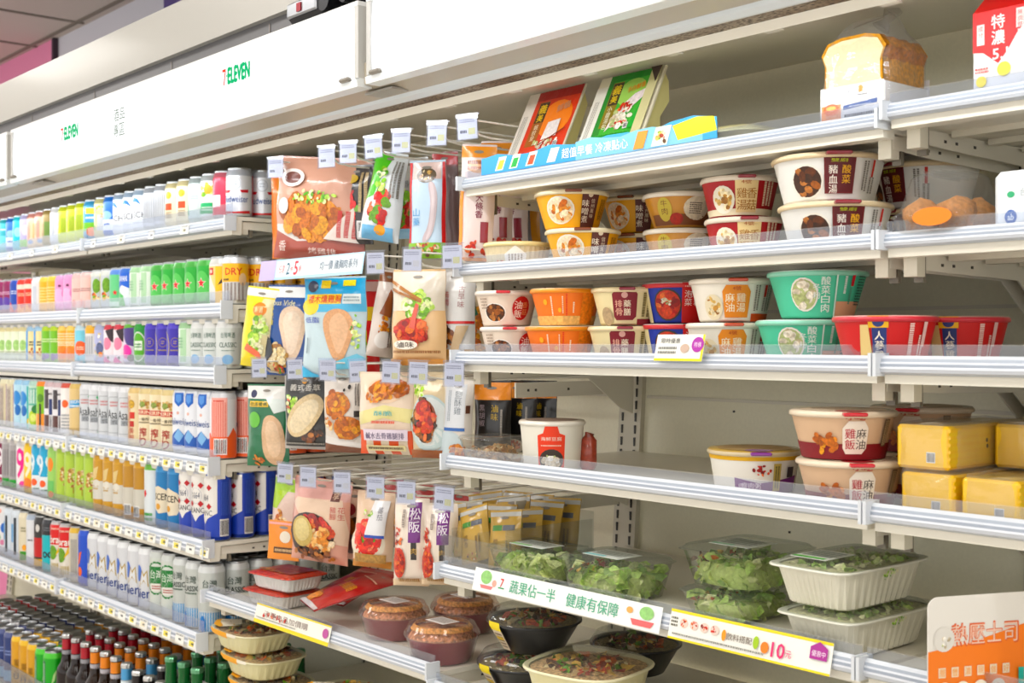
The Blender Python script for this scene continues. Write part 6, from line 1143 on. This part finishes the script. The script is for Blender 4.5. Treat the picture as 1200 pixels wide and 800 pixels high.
hang(457, 438, 532, 1.46, Rd(30), art('e9d6c2', [('r', 0, 0, 100, 30, 'e0602c'), ('r', 14, 0, 28, 30, 'eadcc8'), ('r', 42, 0, 56, 30, 'eadcc8'), ('r', 72, 0, 86, 30, 'eadcc8'), ('p', [(0, 36), (50, 46), (100, 38), (100, 56), (50, 62), (0, 52)], 'e6dca0'), ('e', 50, 80, 34, 16, 'e8ccb0'), ('e', 56, 82, 34, 13, 'c06a1c', .5), ('f', 56, 82, 34, 14, 'chicken', 70), ('f', 34, 72, 18, 8, 'chicken', 30), ('r', 12, 18, 88, 32, 'e4d8e4'), ('t', '鹹水去骨雞腿排', 50, 24, 66, 8, '40305c', .02), ('t', '酥脆', 50, 52, 30, 6, '3fa0a8', .02), ('r', 16, 5, 84, 12, 'e8dcae'), ('x', 20, 6, 80, 11, 1, '5c4c34'), ('x', 30, 38, 70, 44, 1, 'd0503c')], seed=22, t=.045), 'orange striped pouch with golden fried chicken, third row', wpx=68)
hang(507, 438, 536, 1.50, Rd(30), art('e0cfae', [('f', 20, 84, 20, 14, 'salad', 30), ('e', 50, 42, 54, 34, 'c6d6d6'), ('e', 50, 44, 48, 29, 'e0e6e4'), ('e', 38, 46, 34, 24, '8c4424', .5), ('f', 38, 46, 36, 26, 'brown', 60), ('f', 38, 46, 34, 24, 'red', 34), ('r', 0, 0, 100, 10, '9a5a34')], seed=23, t=.035), 'pouch with dark fried meat on a pale blue plate, third row', wpx=44)
hang(535, 446, 540, 1.52, Rd(34), art('e4ded6', [('r', 10, 42, 80, 96, 'dfe2e6'), ('v', '鹽酥雞', 56, 88, 10, '7c848c', 1.0), ('X', 20, 50, 32, 88, 2, 'a8b0b8'), ('r', 10, 38, 82, 42, '2c60a8'), ('e', 30, 18, 50, 20, 'c8d4d8'), ('f', 60, 12, 34, 12, 'chicken', 40), ('r', 84, 60, 96, 70, '5c3424')], seed=24, t=.03), 'white paper band pouch next to the shelf, third row', wpx=34, roll=.03)
black = art('191718', [('r', 0, 78, 100, 100, 'f09a1e'), ('v', '黑胡椒', 26, 72, 9, 'b8a8b0', 1.05), ('v', '滷味', 62, 72, 10, 'c8a834', 1.05, .02), ('X', 76, 30, 84, 66, 1, 'b0a8a0'), ('e', 44, 10, 30, 10, 'e0d4c8'), ('f', 44, 10, 26, 8, 'red', 20)], seed=25, t=.03)
for i, (px, Y, l) in enumerate(((577, 1.60, 'front left'), (607, 1.66, 'middle'), (630, 1.72, 'rear right'))):
    hang(px, 448, 540 if i == 0 else 530, Y, Rd(30-i*8), black, 'black pouch with orange top, %s one of three' % l, wpx=42, group='black and orange pouches')
# fourth row -----------------------------------------------------------
hang(332, 560, 650, 1.52, Rd(30), art('f0d8cc', [('r', 0, 84, 100, 100, 'a8d02c'), ('p', [(0, 84), (50, 84), (20, 60), (0, 60)], 'b4d43c'), ('f', 34, 44, 22, 16, 'soup', 20), ('e', 30, 24, 20, 8, 'e88a5c'), ('r', 0, 0, 100, 8, 'eec0b8')], seed=26, t=.03), 'pale pink pouch with lime green top, fourth row', wpx=36, roll=.12)
hang(331, 612, 656, 1.455, Rd(36), art('ee9a54', [('r', 0, 94, 100, 100, 'f0b0a8'), ('e', 56, 62, 18, 16, 'f0e8d8'), ('r', 20, 18, 84, 34, '5a3c28'), ('x', 24, 20, 80, 32, 1, 'd8b890')], seed=27, t=.006), 'small orange card tag hanging in front of the pink pouch', wpx=36, roll=.06, cat='tag')
hang(374, 562, 658, 1.48, Rd(28), art('dca694', [('r', 0, 78, 100, 92, 'd8a8a0'), ('r', 0, 92, 100, 100, 'c89890'), ('p', [(0, 70), (10, 78), (90, 80), (100, 40), (100, 24), (60, 30)], 'e6cbb4'), ('r', 72, 78, 86, 92, '5c2c24'), ('t', '享', 79, 85, 10, 10, 'd8b8a0'), ('v', '豬腳', 78, 72, 8, 'c85a54', 1.0), ('v', '花生', 90, 72, 8, 'c85a54', 1.0), ('e', 40, 34, 42, 28, '3c2a26', .3), ('f', 44, 40, 36, 20, 'red', 44), ('f', 56, 30, 30, 16, 'soup', 30), ('e', 28, 38, 20, 19, 'c8b070', .15), ('e', 28, 40, 15, 14, 'dccb94', .1), ('f', 50, 10, 44, 10, 'brown', 30)], seed=28, t=.05), 'large pink pouch with pork trotter stew and egg, fourth row', wpx=66, roll=.08)
hang(418, 575, 655, 1.56, Rd(28), art('d9b8a4', [('f', 50, 40, 40, 24, 'brown', 40), ('e', 40, 74, 20, 9, '8c2c34'), ('e', 46, 24, 34, 14, '5a3c38')], seed=29), 'brownish bean stew pouch behind the pork trotter pouch', wpx=40)
hang(437, 578, 664, 1.49, Rd(34), art('e8cdb4', [('r', 0, 0, 100, 10, 'c88a4c'), ('e', 40, 34, 46, 26, 'e8dcc8'), ('e', 40, 40, 38, 24, 'd8442c', .4), ('f', 40, 44, 36, 24, 'tomato', 60), ('p', [(36, 46), (52, 92), (92, 92), (84, 42)], 'f0f0f2'), ('r', 36, 42, 84, 46, '2c50b0'), ('v', '蕃茄', 72, 84, 9, '7c7c88', 1.0), ('f', 40, 74, 16, 6, 'leaf', 10), ('r', 10, 8, 90, 20, 'b08850', .4)], seed=30, t=.04, taper=.06), 'cream pouch with red tomato stew and white band, fourth row', wpx=46, roll=.05)
kim = art('efe2d4', [('r', 46, 52, 80, 98, '6c2078'), ('v', '松阪', 63, 92, 14, 'f4eaf4', 1.05, .02), ('r', 54, 32, 70, 52, '2c2220'), ('v', '肉', 62, 46, 8, 'c8a050'), ('f', 16, 40, 16, 34, 'red', 50), ('e', 20, 28, 20, 18, 'c8442c', .4), ('f', 20, 28, 18, 16, 'red', 40), ('r', 0, 0, 100, 8, 'e8d0b0'), ('x', 20, 4, 80, 12, 1, 'a88050'), ('X', 26, 70, 40, 90, 1, '8a7c74')], seed=31, t=.05, taper=.05)
hang(483, 586, 685, 1.47, Rd(40), kim, 'white pouch with purple plaque and red pork, left one', wpx=42, group='purple plaque pork pouches')
hang(516, 592, 684, 1.50, Rd(40), kim, 'white pouch with purple plaque and red pork, right one', wpx=42, group='purple plaque pork pouches')
hang(545, 590, 650, 1.62, Rd(34), kim, 'white pouch with purple plaque, rear one beside the organizer', wpx=38, group='purple plaque pork pouches')
for i, (px, Y) in enumerate(((452, 1.76), (500, 1.80), (540, 1.84))):
    hang(px, 560+i*8, 640+i*6, Y, Rd(14), art('c8aca0', [('r', 0, 80, 100, 100, 'c04848'), ('f', 50, 40, 40, 24, 'soup', 30)], seed=40+i, t=.03), 'pink topped pouch deep at the back of the fourth row, %s' % ['left', 'middle', 'right'][i], wpx=44)
# acrylic organiser with yellow sachets
Yo = 1.60; root = empty('sachet_organizer', (X_at(600, Yo), Yo, surf(4, 4)), (0, 0, 0)); b = MB('clear')
b.box(-.115, .115, -.115, -.112, .001, .055, 'f2f4f4'); b.box(-.115, -.112, -.112, .11, .001, .085, 'f2f4f4'); b.box(.112, .115, -.112, .11, .001, .085, 'f2f4f4'); b.box(-.115, .115, .11, .113, .001, .1, 'f2f4f4'); b.box(-.112, .112, -.112, .11, .001, .003, 'f2f4f4')
b.box(-.05, -.047, -.112, .11, .003, .07, 'f2f4f4'); b.box(.03, .033, -.112, .11, .003, .07, 'f2f4f4'); b.build('acrylic_tray', root)
tag(root, 'clear acrylic organizer holding yellow sachets on the fifth shelf', 'organizer')
sach = art('c8a458', [('r', 0, 92, 100, 100, 'c8c8c4'), ('r', 14, 66, 48, 76, '4a8a3c'), ('r', 50, 66, 86, 76, '5c6068'), ('v', '綜合', 30, 52, 12, '6a4a1c', 1.0, .02), ('X', 60, 14, 80, 46, 2, '7c6030'), ('f', 50, 10, 36, 8, 'mixed', 14)], seed=50, t=.018)
base = sach(.075, .105); zo = surf(4, 4)+.004; first = True
for i in range(12):
    o = base if first else copy_tree(base); first = False; c0 = i % 3; r0 = i//3
    o.location = (root.location.x + (-.081, -.01, .073)[c0] + rnd.uniform(-.003, .003), Yo-.085+r0*.048+rnd.uniform(-.004, .004), zo+.002+(.012 if r0 > 1 else 0)); o.rotation_euler = (math.radians(-14+rnd.uniform(-5, 5)), -rnd.uniform(.0, .3)*(1.2-r0*.3), Rd(rnd.uniform(4, 30)))
    o.name = 'snack_sachet'
    for ch in o.children: ch.scale = (.9, .9, .9) if False else (1, 1, 1)
    tag(o, 'yellow snack sachet in the organizer, %s row, %s slot' % (['front', 'second', 'third', 'rear'][r0], ['left', 'middle', 'right'][c0]), 'sachet', 'yellow snack sachets')
# red pouches lying on the lower shelf
redp = art('a81c20', [('f', 30, 14, 26, 12, 'chicken', 24), ('e', 30, 14, 20, 8, 'd88a3c', .4), ('t', '煙燻雞翅', 60, 50, 50, 14, 'd8a050', .02), ('x', 20, 76, 90, 80, 1, 'e8c0a8'), ('r', 0, 0, 100, 5, 'c8c4c4')], seed=60, t=.022)
for i, (px, Y, dz, ry) in enumerate(((392, 1.49, .045, .30), (410, 1.60, .02, .1))):
    o = redp(.13, .19); o.name = 'food_pouch'; o.location = (X_at(px, Y), Y-.07, zh+dz); o.rotation_euler = (Rd(-76), .0, Rd(-18 if i == 0 else 10)); tag(o, ['red chicken pouch lying tilted on the lower shelf, upper one', 'red chicken pouch lying flat underneath, lower one'][i], 'food pouch', 'red pouches on the lower shelf')
# ---------------------------------------------------------------- hooks with ticket holders
def hook(px, row, Y=1.43, tilt=0):
    h = ROWH[row]; X = X_at(px, Y); root = empty('peg_hook', (X, Y, EYE+h)); b = MB('enamel')
    b.tube([(-.004, .44, .0), (-.004, .06, -.004), (-.004, .03, .0), (-.002, .012, .012)], .0022, 'e6e2d6', seg=6)
    b.tube([(.004, .44, .022), (.004, .02, .024), (.002, .006, .018)], .0020, 'e6e2d6', seg=6); b.build('hook_wire', root)
    b = MB('print'); w = .046; b.box(-w/2+.003, w/2-.003, -.0005, .0002, -.012, .030, 'f0efec'); Canvas(b, flat_map((-w/2+.003, -.0005, -.012), (1, 0, 0), (0, 0, 1)), off=.0001).ops([('x', 4, 30, 36, 38, 2, '9a9aa2'), ('r', 22, 8, 36, 20, ('efe9a8', 'ece8dc')[int(px) % 2]), ('x', 5, 9, 19, 19, 1, '5c5c64')]); b.build('price_card', root, (0, 0, 0), (0, tilt, Rd(24)))
    b = MB('clear'); b.box(-w/2, w/2, -.002, -.0012, -.015, .034, 'eef0f8'); b.box(-w/2, w/2, -.003, .006, .033, .035, 'f2f4fa'); b.build('ticket_holder', root, (0, 0, 0), (0, tilt, Rd(24)))
    return root
NR = ['top', 'second', 'third', 'lowest']
for row, xs in enumerate([(323, 383, 408, 438, 470, 512, 548), (440, 483, 530), (304, 346, 384, 420, 458, 490, 532), (334, 361, 401, 440, 476, 520)]):
    for i, px in enumerate(xs):
        tag(hook(px, row, tilt=rnd.uniform(-.06, .06)), 'white peg hook with clear ticket holder, %s row, %s from the left' % (NR[row], NTH[i]), 'peg hook', 'peg hooks with ticket holders')
# offer strip on the second row
X = X_at(303, 1.415); b = MB('print'); L = X_at(424, 1.415)-X; b.box(0, L, 0, .0008, 0, .046, 'bcdcee'); 
Canvas(b, flat_map((0, 0, 0), (1, 0, 0), (0, 0, 1)), step=60).ops([('r', 0, 0, 70, 46, 'c4b8e0'), ('r', 74, 6, L*1000-4, 42, 'eef4f8'), ('t', '任選', 98, 24, 26, 18, 'e07a7a', .02), ('t', '2', 126, 24, 14, 26, '3c6a80', .03), ('t', '件', 142, 22, 12, 12, 'e07a7a', .02), ('t', '5', 160, 24, 16, 30, 'e04a54', .04), ('t', '折', 178, 22, 12, 14, 'e07a7a', .02), ('t', '均一價 雞胸肉系列', L*1000*.78, 24, L*1000*.34, 20, '6c7c8c', .01)])
tag(b.build('shelf_strip', None, (X, 1.415, EYE+ROWH[1]-.012), (Rd(-10), 0, 0)), 'pale blue and lilac offer strip hung above the chicken pouches', 'shelf strip')
